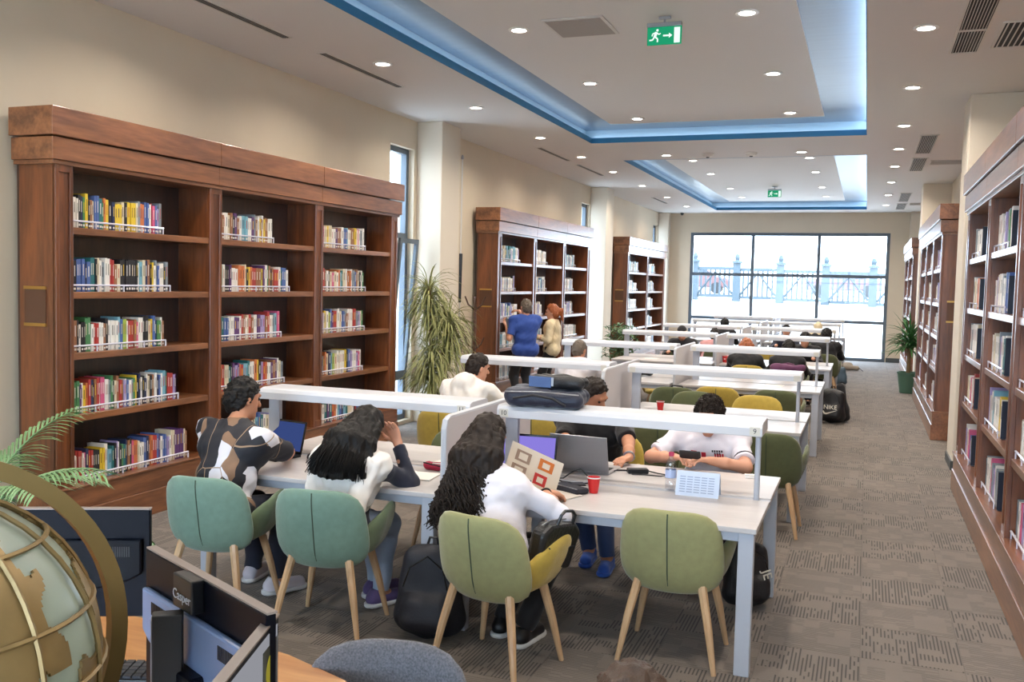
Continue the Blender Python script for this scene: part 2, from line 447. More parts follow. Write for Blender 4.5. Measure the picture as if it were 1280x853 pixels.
# parked cars on the road behind the fence
def car(x, y, z, rgb, label, rz):
    t = thing('parked_car', label, 'car', (x, y, z), rz, 'cars on the road outside')
    p = [(-2.1, .35), (-2.15, .75), (-1.9, .95), (-1.2, 1.0), (-.7, 1.45), (.75, 1.47), (1.35, 1.02), (2.05, .9), (2.15, .6), (2.1, .35)]
    MB().prism(p, 'y', -.85, .85).build('body', mat('car_'+label[:4], rgb, .3, coat=.5), t, bevel=.08)
    MB().prism([(-1.05, 1.02), (-.66, 1.38), (.7, 1.4), (1.18, 1.03)], 'y', -.87, .87).build('windows', mat('car_glass', (50, 60, 70), .1), t)
    for sx in (-1.35, 1.35):
        for sy in (-.8, .8): MB().cyl((sx, sy-.1, .33), (sx, sy+.1, .33), .33, n=14).build('wheel', BLACKP, t)
car(-9.6, 56, 1.55, (92, 60, 60), 'reddish car parked beyond the fence at left', .1)
car(-1.2, 57, 1.55, (96, 72, 78), 'dull pink car parked beyond the fence at right', -.05)
car(4.2, 59, 1.55, (104, 84, 80), 'beige car behind the fence near the right frame', .06)
# ================================================================== BOOKCASES
CASES = []
SHZ = (2.235, 1.775, 1.335, .885, .375)       # tops of the five shelves
def bookcase(label, px, py, rz, nb=3, bw=1.49, plate='near', D=.385):
    """local frame: x along the front, front faces -y (y = 0), back at y = D"""
    t = thing('bookcase', label, 'bookcase', (px, py, 0), rz, 'tall wooden bookcases')
    pw = .155; L = nb*bw + (nb+1)*pw
    W = WOODH
    MB().box(-.03, L+.03, -.0, D, 0, .2).build('plinth', W, t, bevel=.006)
    MB().box(-.03, L+.03, .012, D, .2, .36).build('plinth', W, t, bevel=.006)
    MB().box(-.03, L+.03, .0, D, .36, .375).build('plinth_cap', W, t, bevel=.004)
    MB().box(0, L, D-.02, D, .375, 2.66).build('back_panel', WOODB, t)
    for sx in (0, L-.03): MB().box(sx, sx+.03, .05, D-.02, .375, 2.66).build('side_panel', WOODV, t)
    xs = []
    for i in range(nb+1):
        x0 = i*(bw+pw)
        p = MB(); p.box(x0, x0+.03, .03, .06, .375, 2.66).box(x0+pw-.03, x0+pw, .03, .06, .375, 2.66).box(x0+.03, x0+pw-.03, .042, .06, .375, 2.66)
        p.box(x0+.03, x0+pw-.03, .03, .042, .375, .44).box(x0+.03, x0+pw-.03, .03, .042, 2.61, 2.66)
        p.build('pilaster', WOODV, t, bevel=.003)
        if i: MB().box(x0, x0+.04, .06, D-.02, .375, 2.66).build('divider', WOODV, t)
        if i < nb: MB().box(x0+pw-.04, x0+pw, .06, D-.02, .375, 2.66).build('divider', WOODV, t)
    for b_ in range(nb):
        x0 = pw + b_*(bw+pw)
        for z in SHZ[:-1]:
            MB().box(x0, x0+bw, .045, D-.02, z-.05, z).build('shelf', WOODH, t, bevel=.004)
    for i in range(nb):
        a = -.05 if i == 0 else i*(bw+pw)+pw/2+.0015
        b_ = L+.05 if i == nb-1 else (i+1)*(bw+pw)+pw/2-.0015
        MB().box(a, b_, .0, D, 2.69, 2.845).build('cornice_panel', WOODH, t, bevel=.005)
        MB().box(a-(.02 if i == 0 else 0), b_+(.02 if i == nb-1 else 0), -.02, D, 2.853, 3.05).build('cornice_panel', WOODH, t, bevel=.006)
    MB().box(-.03, L+.03, .02, D, 2.66, 2.69).build('moulding', WOODH, t, bevel=.004)
    sx, sg = (L, 1) if plate == 'far' else (0, -1)
    q = MB(); s0, s1 = (sx, sx+.012) if sg > 0 else (sx-.012, sx)
    q.box(s0, s1, .12, .32, 1.79, 1.812, 1).box(s0, s1, .12, .32, 1.53, 1.552, 1).box(s0 if sg > 0 else s1-.006, s0+.006 if sg > 0 else s1, .123, .317, 1.552, 1.79, 0)
    q.build('sign_holder', [mat('sign_acrylic', (92, 62, 46), .2), BRASS], t)
    t['L'] = L
    CASES.append((t, nb, bw, pw, L, D))
    return len(CASES)-1
hp = math.pi/2
cL1 = bookcase('large wooden bookcase at front left, full of colourful books', -5.25, 5.04, hp)
cL2 = bookcase('wooden bookcase in middle of left wall where two people stand', -5.25, 13.42, hp)
cL3 = bookcase('two-bay wooden bookcase farthest along the left wall', -5.25, 21.76, hp, nb=2, bw=1.94)
cR1 = bookcase('wooden bookcase cut off by the right edge, nearest on the right', .85, 10.06, -hp, plate='far')
cR2 = bookcase('wooden bookcase on right wall behind the white column', .85, 18.42, -hp, plate='far')
cR3 = bookcase('most distant wooden bookcase on the right wall near the window', .85, 25.9, -hp, nb=2, bw=1.94, plate='far')

# ---- books: one shared unit mesh, coloured per object
PAL = dict(w=(226,222,216), c=(210,198,172), r=(166,54,50), o=(198,114,68), y=(216,184,56), g=(70,126,80), l=(160,178,80), t=(40,104,108), a=(118,168,186),
           b=(74,98,156), n=(36,46,82), k=(34,33,38), p=(88,52,104), v=(160,146,190), m=(202,88,128), s=(128,138,146), d=(64,72,72), e=(146,100,70))
CNAME = dict(w='white', c='cream', r='red', o='orange', y='yellow', g='green', l='lime', t='teal', a='light blue', b='blue', n='navy', k='black', p='purple', v='lilac', m='pink', s='grey', d='dark grey', e='brown')
BMAT = {k: mat('book_'+CNAME[k].replace(' ', '_'), v, .5, var=.08, vscale=3) for k, v in PAL.items()}
KEYS = list(PAL)
PAGE = mat('book_pages', (222, 212, 190), .85)
bk = MB()
bk.box(0, 1, 0, .04, 0, 1, 0).box(0, .1, .04, 1, 0, 1, 0).box(.9, 1, .04, 1, 0, 1, 0).box(.1, .9, .04, .97, .015, .975, 1)
bk.add([(.38, -.006, .5), (.62, -.006, .5), (.62, -.006, .84), (.38, -.006, .84)], [(0, 1, 2, 3)], 2)
bk.add([(.15, -.006, .06), (.85, -.006, .06), (.85, -.006, .13), (.15, -.006, .13)], [(0, 1, 2, 3)], 3)
BOOKM = bk.mesh('book', [BMAT['w'], PAGE, BMAT['k'], PAPER])
BV = np.array(bk.v); BF = bk.f; BM = bk.m
stuffV, stuffF, stuffM = [], [], []
SMATS = [BMAT[k] for k in KEYS] + [PAGE, PAPER]
def contrast(c):
    return R_.choice('kkknr') if c in 'wcyalvso' else R_.choice('wwwcy')
def place_book(M, c, t_, h, d, single, label=None, group=None, tilt=0):
    if single:
        o = bpy.data.objects.new('book', BOOKM); col.objects.link(o)
        o.matrix_world = M @ Matrix.Rotation(tilt, 4, 'Y') @ Matrix.Diagonal((t_, d, h, 1))
        for i, m in enumerate((BMAT[c], PAGE, BMAT[contrast(c)], PAPER)):
            o.material_slots[i].link = 'OBJECT'; o.material_slots[i].material = m
        tag(o, label, 'book', group)
    else:
        P = BV*np.array((t_, d, h)); A = np.array(M)
        P = P @ A[:3, :3].T + A[:3, 3]
        o = len(stuffV); stuffV.extend(P.tolist())
        cc = KEYS.index(contrast(c))
        for f, m in zip(BF, BM):
            stuffF.append(tuple(i+o for i in f)); stuffM.append(KEYS.index(c) if m == 0 else len(KEYS) if m == 1 else cc if m == 2 else len(KEYS)+1)
GUARD = mat('acrylic_guard', (214, 214, 228), .12, spec=.8)
SHN = ('top', 'second', 'third', 'fourth', 'bottom')
def fill(ci, bay, shelf, seq, frac, single, bayname, from_far=False, guard=True, hs=(.2, .25)):
    t, nb, bw, pw, L, D = CASES[ci]
    Mw = Matrix.Translation(t.location) @ Matrix.Rotation(t.rotation_euler.z, 4, 'Z')
    x0 = pw + bay*(bw+pw) + .012; z = SHZ[shelf]
    n = len(seq); wt = [R_.uniform(.7, 1.35) for _ in seq]; s = bw*frac/sum(wt)
    x = x0; hh = R_.uniform(*hs)
    for i, (c, w_) in enumerate(zip(seq, wt)):
        if i and seq[i-1] != c: hh = R_.uniform(*hs)
        tt = w_*s
        h = hh + R_.uniform(-.004, .004)
        d = .15 + R_.uniform(0, .03)
        lab = '%s book, %s from left on %s shelf of %s' % (CNAME[c], nth(i+1), SHN[shelf], bayname)
        M = Mw @ Matrix.Translation((x, .085 + R_.uniform(0, .012), z+.0005))
        place_book(M, c, tt*.97, h, d, single, lab, 'books on the %s shelf of %s' % (SHN[shelf], bayname))
        x += tt
    if guard:
        g = MB(); x1 = x-.004
        g.tube([(x0-.005, .068, z+.048), (x1, .068, z+.048)], .0075, 6)
        k = max(2, int((x1-x0)/.22))
        for i in range(k+1):
            xx = x0 + (x1-x0)*i/k
            g.box(xx-.004, xx+.004, .064, .072, z, z+.046)
        g.build('book_guard', GUARD, t)
    return x
B1 = ['sewwkngykecbbtgoyknyyyckyyyycsoobbwrmbvs', 'wkkbbbnbttkcwswwrreckkkkkkkwacnekywsbwwks', 'ewekwkkggwrrwwekwwwwabllwrrremwwkkkcybnggwe',
      'ggggpwyornkerwmmwwsgkcerevwbwsgyknwknwckewnbwaatrrrvp', 'ddwrrrwmnrrkkkyywwaatkvwkgtnekmoocwwbbneorrbpwbbvvwccpppppce']
F1 = (.635, .69, .655, .755, .84)
B2 = ['woewwcekpewaaawwpsewyewyeeww', 'ygwwkkpwwwooockyorreelypwgekerrwtbbw', 'wtttbbwwwppwrewcrewwppvverwwsam', 'eoorcctkpvporaatwwoykvrowwpepwcs', 'wkwsvwkwcctccabtwcvecwaw']
F2 = (.545, .725, .635, .675, .67)
B3 = ['vmwcyccwwpeewbbawceeywmwsw', 'gwrewkcmcwoatcwoeowsbeckwg', 'evcywlbprrwcbbsewwwwrrsvcg', 'wkseocnalcwcwwwykbvwwvmw', 'tgwtptrowabnatccwkrbbwr']
F3 = (.62, .63, .62, .60, .66)
for s in range(5):
    fill(cL1, 0, s, B1[s], F1[s], True, 'the nearest left bay')
for s in range(5):
    fill(cL1, 1, s, B2[s], F2[s], False, 'bay')
    fill(cL1, 2, s, B3[s], F3[s], False, 'bay')
PASTEL = 'wwwswacwswwvwcsaw'
for b_ in range(3):
    for s in range(5):
        fill(cL2, b_, s, [R_.choice(PASTEL+'kbt') for _ in range(R_.randint(14, 22))], R_.uniform(.42, .66) if b_ != 1 else R_.uniform(.3, .55), False, 'bay', hs=(.19, .26))
for b_ in range(2):
    for s in range(5):
        fill(cL3, b_, s, [R_.choice('wwwwsac') for _ in range(R_.randint(14, 20))], R_.uniform(.36, .6), False, 'bay', hs=(.2, .27))
# right-hand cases: rows start at the far end and finish with a dark bookend that faces us
NAVYB = mat('bookend_navy', (34, 42, 58), .35)
PIC = [mat('card_red', (196, 70, 56), .5), mat('card_blue', (84, 140, 196), .5), mat('card_tan', (206, 160, 118), .5), mat('card_white', (222, 224, 226), .5), mat('card_green', (72, 150, 84), .5)]
def bookend(ci, bay, shelf, x, h, n, label):
    t, nb, bw, pw, L, D = CASES[ci]
    Mw = Matrix.Translation(t.location) @ Matrix.Rotation(t.rotation_euler.z, 4, 'Z')
    e = thing('bookend', label, 'bookend', Mw @ Vector((x, .085, SHZ[shelf])), t.rotation_euler.z, 'dark bookends on the right-hand shelves')
    MB().box(.003, .008, .0, .17, 0.001, h).box(.003, .06, 0, .17, .001, .003).build('plate', NAVYB, e)
    a, b_ = PIC[n % 5], PIC[(n*3+1) % 5]
    MB().box(.008, .0095, .055, .135, .03, h*.62).build('picture', a, e)
    MB().box(.0095, .0105, .07, .12, .04, h*.3).build('print', b_, e)
n_single = sum(len(s) for s in B1)
HPAL = 'wwwcswvwwawmwsw'
TOPC = {(1, 0): 'g', (1, 1): 'b', (1, 2): 't', (1, 3): 'y', (1, 4): 's', (0, 0): 'w', (0, 1): 'o', (0, 2): 'w', (0, 3): 'r', (0, 4): 'b', (2, 4): 'm', (2, 3): 'g'}
NM = ('far bay', 'middle bay', 'near bay')
for b_ in range(3):
    for s in range(5):
        nb_ = (10, 13, 13)[b_]
        seq = [R_.choice(HPAL) for _ in range(nb_)]; seq[-3:] = [TOPC.get((b_, s), R_.choice('rby'))]*2 + [R_.choice('wc')]
        single = b_ == 1 and n_single + nb_ <= 302
        if single: n_single += nb_
        x = fill(cR1, b_, s, seq, (.40, .52, .5)[b_], single, 'right front bookcase %s' % NM[b_], hs=(.24, .3))
        if b_ < 3: bookend(cR1, b_, s, x+.002, .27, b_*5+s, 'dark bookend with a small picture on %s shelf of right front %s' % (SHN[s], NM[b_]))
for ci, nb in ((cR2, 3), (cR3, 2)):
    for b_ in range(nb):
        for s in range(5):
            fill(ci, b_, s, [R_.choice('wwwwscv') for _ in range(12)] + ['k', R_.choice('wkkr'), 'k'], R_.uniform(.5, .68), False, 'bay', hs=(.22, .3))
me = bpy.data.meshes.new('books'); me.from_pydata(stuffV, [], stuffF)
for m in SMATS: me.materials.append(m)
me.polygons.foreach_set('material_index', stuffM); me.update()
tag(link('books', me), 'rows of further books standing on the other bookcase shelves', 'books', kind='stuff')
# ================================================================== CEILING FITTINGS
LENS = emis('downlight_lens', (1.0, .93, .84), 22.0)
dring = MB().lathe([(.068, .0), (.095, .0), (.1, .006), (.095, .012), (.068, .012)], 24, caps=False).mesh('trim_ring', mat('downlight_white', (236, 234, 230), .4))
dlens = MB().lathe([(.069, .004), (.069, .008)], 20).mesh('lens', LENS)
def downlight(x, y, z, label, power=17):
    t = thing('downlight', label, 'ceiling light', (x, y, z-.012), 0, 'round recessed ceiling downlights')
    link('trim_ring', dring, t); link('lens', dlens, t)
    l = bpy.data.lights.new('downlight_lamp', 'AREA'); l.shape = 'DISK'; l.size = .13; l.energy = power; l.color = (1, .90, .78); l.spread = math.radians(150)
    o = bpy.data.objects.new('downlight_lamp', l); col.objects.link(o); o.parent = t; o.location = (0, 0, -.004)
YL = [3.6, 5.95, 8.3, 10.65, 13.05, 15.15, 17.23, 19.7, 22.3, 24.9]
for i, y in enumerate(YL):
    downlight(-4.52, y, C, 'downlight in the lower ceiling above the left bookcases, %s from the front' % nth(i+1))
    downlight(.35, y, C, 'downlight in the lower ceiling over the right aisle, %s from the front' % nth(i+1))
for i, y in enumerate([3.5, 5.85, 8.2, 10.56, 12.94, 17.4, 19.5, 22.4, 24.6]):
    downlight(-3.07, y, U-.012, 'downlight in the raised ceiling panel, left row, %s from the front' % nth(i+1))
    downlight(-1.04, y, U-.012, 'downlight in the raised ceiling panel, right row, %s from the front' % nth(i+1))
downlight(-3.11, 15.2, C, 'downlight at left on the beam between the blue recesses')
downlight(-1.03, 15.2, C, 'downlight at right on the beam between the blue recesses')
DET = mat('detector_white', (232, 230, 226), .5)
for x, lab in ((-1.78, 'unlit round ceiling disc on the beam between the lights'), (-2.45, 'small white smoke detector on the beam between blue recesses')):
    t = thing('ceiling_detector', lab, 'detector', (x, 15.2, C-.05), 0)
    MB().lathe([(.05, 0), (.075, .012), (.08, .03), (.095, .035), (.095, .05)], 20).build('housing', DET, t, smooth=False)
    MB().lathe([(.02, -.012), (.03, 0)], 12).build('sensor', GREENB, t)
GRM = mat('grille_dark', (26, 26, 28), .8); GRW = mat('grille_white', (206, 204, 200), .5)
def slot(x, y0, y1, label, w=.075):
    t = thing('slot_diffuser', label, 'air vent', (x, y0, C), 0, 'long slot diffusers in the ceiling')
    L = y1-y0
    f = MB(); f.box(-w/2-.012, -w/2, 0, L, -.008, 0).box(w/2, w/2+.012, 0, L, -.008, 0).box(-w/2, w/2, 0, .012, -.008, 0).box(-w/2, w/2, L-.012, L, -.008, 0)
    f.build('frame', GRW, t); MB().box(-w/2, w/2, .012, L-.012, -.003, -.001).build('throat', GRM, t)
    for dx in (-.012, .012): MB().box(dx-.004, dx+.004, .012, L-.012, -.007, -.003).build('blade', mat('blade_grey', (120, 118, 116), .5), t)
slot(-4.87, 5.4, 7.2, 'slot diffuser cut by the top edge, above front left bookcase')
slot(-4.87, 7.75, 9.35, 'slot diffuser above the front left bookcase, nearer its far end')
slot(-4.87, 14.0, 15.6, 'slot diffuser above the middle left bookcase, first of two')
slot(-4.87, 16.1, 17.8, 'slot diffuser above the middle left bookcase, second of two')
slot(-4.87, 22.4, 24.0, 'farthest slot diffuser, over the last left bookcase')
def grille(x0, x1, y0, y1, label, nb=14, along='y', name='air_grille'):
    t = thing(name, label, 'air vent', (x0, y0, C), 0, 'square-bladed air grilles over the right aisle')
    W, L = x1-x0, y1-y0
    f = MB(); f.box(-.02, 0, -.02, L+.02, -.01, 0).box(W, W+.02, -.02, L+.02, -.01, 0).box(0, W, -.02, 0, -.01, 0).box(0, W, L, L+.02, -.01, 0)
    f.build('frame', GRW, t); MB().box(0, W, 0, L, -.003, -.001).build('throat', GRM, t)
    for i in range(nb):
        if along == 'y': MB().box((i+.4)*W/nb, (i+.62)*W/nb, 0, L, -.009, -.003).build('blade', GRW, t)
        else: MB().box(0, W, (i+.35)*L/nb, (i+.65)*L/nb, -.009, -.003).build('blade', GRW, t)
grille(.60, .80, 7.3, 8.45, 'long dark grille at upper right, nearer of the pair', 9)
grille(.60, .80, 8.49, 9.22, 'dark grille at upper right, adjoining the longer one', 9)
grille(.92, 1.35, 8.3, 9.1, 'pale square return grille at the top right corner', 10, name='return_grille')
grille(.60, .80, 13.92, 15.7, 'grille over the aisle just past the near column', 9)
grille(.60, .80, 16.25, 17.95, 'grille over the aisle beside a crosswise slot', 9)
grille(.88, 1.37, 16.6, 17.1, 'crosswise grey slot grille near the right wall', 5, 'x')
grille(.60, .80, 21.95, 23.95, 'grille over the far aisle, first of two small ones', 9)
grille(.60, .80, 24.5, 26.2, 'grille over the far aisle, closest to the window', 9)
grille(.88, 1.37, 24.4, 24.9, 'crosswise slot grille farthest down the aisle', 5, 'x')
t = thing('ceiling_access_panel', 'square grey air return panel in the raised ceiling at top', 'air vent', (-2.78, 7.95, U-.012), 0)
MB().box(0, .56, 0, .6, -.012, 0).build('frame', GRW, t, bevel=.004)
MB().box(.03, .53, .03, .57, -.016, -.012).build('grille', mat('return_grey', (158, 152, 148), .6), t)
# exit signs
EXG = emis('exit_green', (.012, .26, .12), .9); EXW = emis('exit_white', (.8, 1, .9), .8)
def exit_sign(x, y, zt, label):
    t = thing('exit_sign', label, 'exit sign', (x, y, zt), 0, 'green running man exit signs')
    MB().box(-.05, .05, -.02, .02, -.02, 0).cyl((0, 0, -.02), (0, 0, -.06), .01).build('ceiling_mount', CHROME, t)
    MB().box(-.15, .15, -.022, .022, -.085, -.05).build('housing', CHROME, t, bevel=.004)
    MB().box(-.148, .148, -.006, .006, -.235, -.085).build('panel', EXG, t)
    # running figure
    g = MB(); f = -.0075
    def pl(pts): g.add([(px, f, pz) for px, pz in pts], [tuple(range(len(pts)))])
    import math as _m
    pl([(-.060+.011*_m.cos(a), -.112+.011*_m.sin(a)) for a in [k*PI/5 for k in range(10)]])
    def limb(a, b_, w):
        d = Vector((b_[0]-a[0], b_[1]-a[1])); n = Vector((-d.y, d.x)).normalized()*w/2
        pl([(a[0]+n.x, a[1]+n.y), (a[0]-n.x, a[1]-n.y), (b_[0]-n.x, b_[1]-n.y), (b_[0]+n.x, b_[1]+n.y)])
    limb((-.068, -.126), (-.082, -.168), .024); limb((-.07, -.13), (-.044, -.148), .010); limb((-.044, -.148), (-.032, -.138), .009)
    limb((-.072, -.13), (-.1, -.14), .010); limb((-.1, -.14), (-.106, -.16), .009); limb((-.08, -.165), (-.056, -.186), .013); limb((-.056, -.186), (-.058, -.212), .012)
    limb((-.084, -.165), (-.1, -.192), .013); limb((-.1, -.192), (-.128, -.194), .012)
    limb((-.01, -.16), (.045, -.16), .014); pl([(.04, -.138), (.07, -.16), (.04, -.182)])
    g.build('running_man', EXW, t)
    MB().box(.085, .135, -.0085, -.006, -.225, -.095).build('doorway', EXW, t)
exit_sign(-1.72, 8.15, U-.012, 'green exit sign with running man hanging from the near panel')
exit_sign(-2.05, 22.2, U-.012, 'small distant green exit sign in the second recess')
t = thing('security_camera', 'small white dome camera in the far left ceiling corner', 'camera', (-5.0, 26.9, C), 0)
MB().lathe([(.04, -.02), (.07, 0)], 14).build('mount', DET, t); MB().lathe([(.005, -.09), (.035, -.075), (.05, -.05), (.05, -.02)], 14).build('dome', BLACKS, t)

# ================================================================== TABLES
def table(x0, x1, y0, label, num=None, right=True, near=True):
    W, D = x1-x0, 1.38
    t = thing('reading_table', label, 'table', (x0, y0, 0), 0, 'white reading tables in rows')
    g = .004
    MB().box(0, W, 0, D/2-g-.03, .718, .745).build('tabletop', TAB, t, bevel=.003)
    MB().box(0, W, D/2+g+.03, D, .718, .745).build('tabletop', TAB, t, bevel=.003)
    MB().box(0, W, D/2-g-.029, D/2+g+.029, .70, .738).build('cable_channel', TABLEG, t)
    for sx in (0, 1):
        for sy in (0, 1):
            a = .012 if not sx else W-.012-.075; b_ = .012 if not sy else D-.012-.06
            MB().box(a, a+.075, b_, b_+.06, 0, .718).build('leg', TABLEG, t, bevel=.004)
        a = .022 if not sx else W-.022-.03
        MB().box(a, a+.03, .075, D-.075, .66, .715).build('side_beam', TABLEG, t)
    for yy_ in (.03, D-.06): MB().box(.088, W-.088, yy_, yy_+.03, .67, .715).build('apron', TABLEG, t)
    # lamp rail on two posts
    yc = D/2 + .03; dep = .15; z0, z1 = 1.11, 1.185
    prof = [(yc-dep, z0), (yc+dep, z0), (yc+dep, z1-.03), (yc+dep-.015, z1-.008), (yc+dep-.045, z1), (yc-dep+.045, z1), (yc-dep+.015, z1-.008), (yc-dep, z1-.03)]
    r = MB().prism(prof, 'x', .03, W-.045).build('light_rail', RAIL, t, bevel=.004)
    MB().box(.1, W-.12, yc-.05, yc+.05, z0-.004, z0-.0005).build('lamp_diffuser', mat('diffuser', (240, 240, 240), .6), r)
    def thin(x): MB().cyl((x, D/2, .735), (x, D/2, z0), .016, n=14).build('post', CHROME if False else TABLEG, t, smooth=False)
    def wide(x): MB().box(x, x+.08, D/2-.02, D/2+.02, .735, z0).build('post', TABLEG, t, bevel=.004)
    if right: wide(.05); thin(W-.075)
    else: wide(.04); thin(W-.08)
    if num:
        for n_, xx in num:
            p = MB().box(xx-.028, xx+.028, yc-dep-.002, yc-dep, z0+.005, z0+.052).build('number_plate', mat('number_plate', (202, 198, 188), .5), r)
            if n_: text(n_, .04, (xx, yc-dep-.0025, z0+.028), (PI/2, 0, 0), INK, p, 'number')
    return t
TLX = (-3.76, -2.17); TRX = (-2.07, -.45); PITCH = 3.305; Y0 = 4.65
ROWN = ('front', 'second', 'third', 'fourth', 'fifth', 'sixth', 'last')
ROWLEFT = ('white table of the front row at left, where a laptop and mouse lie', 'white table at left in the second row, hooded man sitting at it', 'white table at left in the third row beside the green bush')
DIVM = mat('divider_fabric', (190, 186, 188), .8)
for r in range(7):
    y = Y0 + PITCH*r
    table(TLX[0], TLX[1], y, 'white reading table in the %s row from the camera, left side' % ROWN[r], [('11', 1.49)] if r == 0 else [(None, 1.49)], False)
    table(TRX[0], TRX[1], y, 'white reading table in the %s row from the camera, right side' % ROWN[r], [('10', .075), ('9', 1.535)] if r == 0 else [(None, .075), (None, 1.535)], True)
    d = thing('desk_divider', 'pale upright divider panel between the two tables of the %s row' % ROWN[r], 'divider', (-2.12, y, 0), 0, 'divider panels between tables')
    pr = [(.0, .63), (1.36, .63), (1.36, 1.13), (1.33, 1.165), (.05, 1.165), (.015, 1.15), (0, 1.11)]
    MB().prism(pr, 'x', -.016, .016).build('panel', DIVM, d)
    e = MB(); e.tube([(0, p_[0], p_[1]) for p_ in ((-.003, .63), (-.003, 1.11), (.013, 1.152), (.05, 1.168), (1.33, 1.168), (1.363, 1.13), (1.363, .63))], .017, 6)
    e.build('edge_trim', RAIL, d)
    for yy_ in (.3, 1.06): MB().box(-.045, .045, yy_, yy_+.05, .68, .70).build('bracket', TABLEG, d)

# ================================================================== CHAIRS
LEGW = wood('chair_oak', (188, 148, 108), (218, 184, 144), axis='z', rough=.45)
def polar_patch(fn, thick, nr=7, nt=36, power=3.2):
    """closed cushion-like shell: fn(a, b) maps the unit superellipse to 3D"""
    def pt(r, th):
        c, s = math.cos(th), math.sin(th)
        k = (abs(c)**power + abs(s)**power)**(-1/power)
        return r*k*c, r*k*s
    rs = [math.sin(PI/2*i/nr) for i in range(1, nr+1)]
    def P3(a, b_): return Vector(fn(a, b_))
    def nrm(a, b_):
        e = .01
        n = (P3(a+e, b_)-P3(a-e, b_)).cross(P3(a, b_+e)-P3(a, b_-e))
        return n.normalized()
    top, bot = [], []
    for r in [0]+rs:
        th_ = thick*.5*math.sqrt(max(0, 1-r**5))
        for k in range(nt if r else 1):
            a, b_ = pt(r, 2*PI*k/nt)
            p, n = P3(a, b_), nrm(a, b_)
            top.append(p+n*th_); bot.append(p-n*th_)
    n1 = len(top); m = MB()
    fs = []
    def idx(i, k): return 0 if i == 0 else 1+(i-1)*nt+(k % nt)
    for k in range(nt):
        fs.append((0, idx(1, k), idx(1, k+1)))
        for i in range(1, nr): fs.append((idx(i, k), idx(i+1, k), idx(i+1, k+1), idx(i, k+1)))
    # the last ring is shared, so both skins meet in one edge
    m.add(top, fs, 0)
    last = set(range(1+(nr-1)*nt, 1+nr*nt))
    m2 = [tuple((i if i in last else i+n1) for i in reversed(f)) for f in fs]
    for p in bot: m.v.append(tuple(p))
    for f in m2: m.f.append(f); m.m.append(1)
    return m
def back_fn(a, b_):
    w = .264*(1 - .05*b_ - .05*b_*b_)
    z = .588 + .222*b_
    return (w*a*(1 - .05*max(0, -b_-.3)), -.222 - .040*b_ + .085*a*a*(1-.15*b_) + .075*max(0, -b_-.45)**1.5, z)
def arm_fn(s):
    def f(a, b_):
        y = .045 + .185*a + .03*b_
        t = (b_+1)/2
        z = .43 + .115*(b_+1) + .055*a*(t)
        x = s*(.225 + .055*math.sin(t*1.6) - .07*max(0, -a-.2)*1.0)
        return (x, y, z)
    return f
def seat_fn(a, b_):
    return (.235*a*(1-.05*b_), 0.045 + .2*b_, .455 - .022*(1-a*a)*(1-b_*b_) + .012*b_)
def chair_meshes(back, arm, inner):
    d = {}
    d['b'] = polar_patch(back_fn, .06, power=4.2).mesh('backrest', [back, inner], True)
    for s, k in ((1, 'ar'), (-1, 'al')):
        mm = [back if arm is None else arm, back if arm is None else arm]
        d[k] = polar_patch(arm_fn(s), .045, 5, 28, 2.6).mesh('armrest', mm, True)
    d['s'] = polar_patch(seat_fn, .085).mesh('seat', [inner, back if arm is None else arm], True)
    return d
legm = {}
for sx in (-1, 1):
    for sy in (-1, 1):
        legm[(sx, sy)] = MB().tube([(sx*.16, sy*.15, .425), (sx*.205, sy*.19, .22), (sx*.245, sy*.225, 0)], [.024, .021, .013], 8).mesh('leg', LEGW, False)
under = MB().box(-.17, .17, -.17, .17, .405, .425).mesh('seat_plate', BLACKP)
SEAM = mat('seam_dark', (62, 74, 58), .8)
sp = []
for i in range(13):
    b_ = -.93 + 1.86*i/12; p = Vector(back_fn(0, b_)); e = .01
    n = (Vector(back_fn(e, b_))-Vector(back_fn(-e, b_))).cross(Vector(back_fn(0, b_+e))-Vector(back_fn(0, b_-e))).normalized()
    sp.append(p - n*(-.0) + Vector((0, -1, 0))*.0305*math.sqrt(max(0.05, 1-abs(b_)**5)))
seam = MB().tube(sp, .0035, 6).mesh('seam', SEAM)
FAB = lambda n, c: mat(n, c, .85, bump=.25, bscale=420, sheen=.35, var=.07, vscale=26)
TEAL, TEALD = FAB('fabric_teal', (116, 143, 127)), FAB('fabric_olive_teal', (98, 114, 86))
GREEN, GREEND = FAB('fabric_green', (152, 150, 104)), FAB('fabric_dark_green', (88, 94, 62))
MUST = FAB('fabric_mustard', (180, 154, 66)); GREYF = mat('fabric_grey', (112, 112, 118), .9, bump=.5, bscale=300, var=.35, vscale=160, sheen=.2)
CM = dict(teal=chair_meshes(TEAL, TEALD, TEALD), green=chair_meshes(GREEN, GREEN, MUST), gold=chair_meshes(GREEN, MUST, MUST), mustard=chair_meshes(MUST, MUST, MUST), dark=chair_meshes(GREEND, GREEND, GREEND), grey=chair_meshes(GREYF, GREYF, GREYF))  # gold: velvet sheen put into the arms as flat mustard
CHAIRN = [0]
def chair(kind, x, y, rz, label):
    t = thing('upholstered_chair', label, 'chair', (x, y, 0), rz, 'upholstered shell chairs with wooden legs')
    d = CM[kind]
    link('backrest', d['b'], t); link('armrest', d['ar'], t); link('armrest', d['al'], t); link('seat', d['s'], t); link('seat_plate', under, t)
    if kind != 'grey': link('seam', seam, t)
    for m in legm.values(): link('leg', m, t)
    return t
rd = math.radians
chair('teal', -3.42, 4.45, rd(6), 'teal chair at far left, man in patterned shirt sitting on it')
chair('teal', -2.70, 4.46, rd(8), 'teal chair under the girl in the white hoodie')
chair('gold', -1.66, 4.33, rd(-12), 'green chair with velvet sheen painted mustard on its arms under the woman with curly hair')
chair('green', -.87, 4.84, 0, 'empty green chair pushed under the front right table')
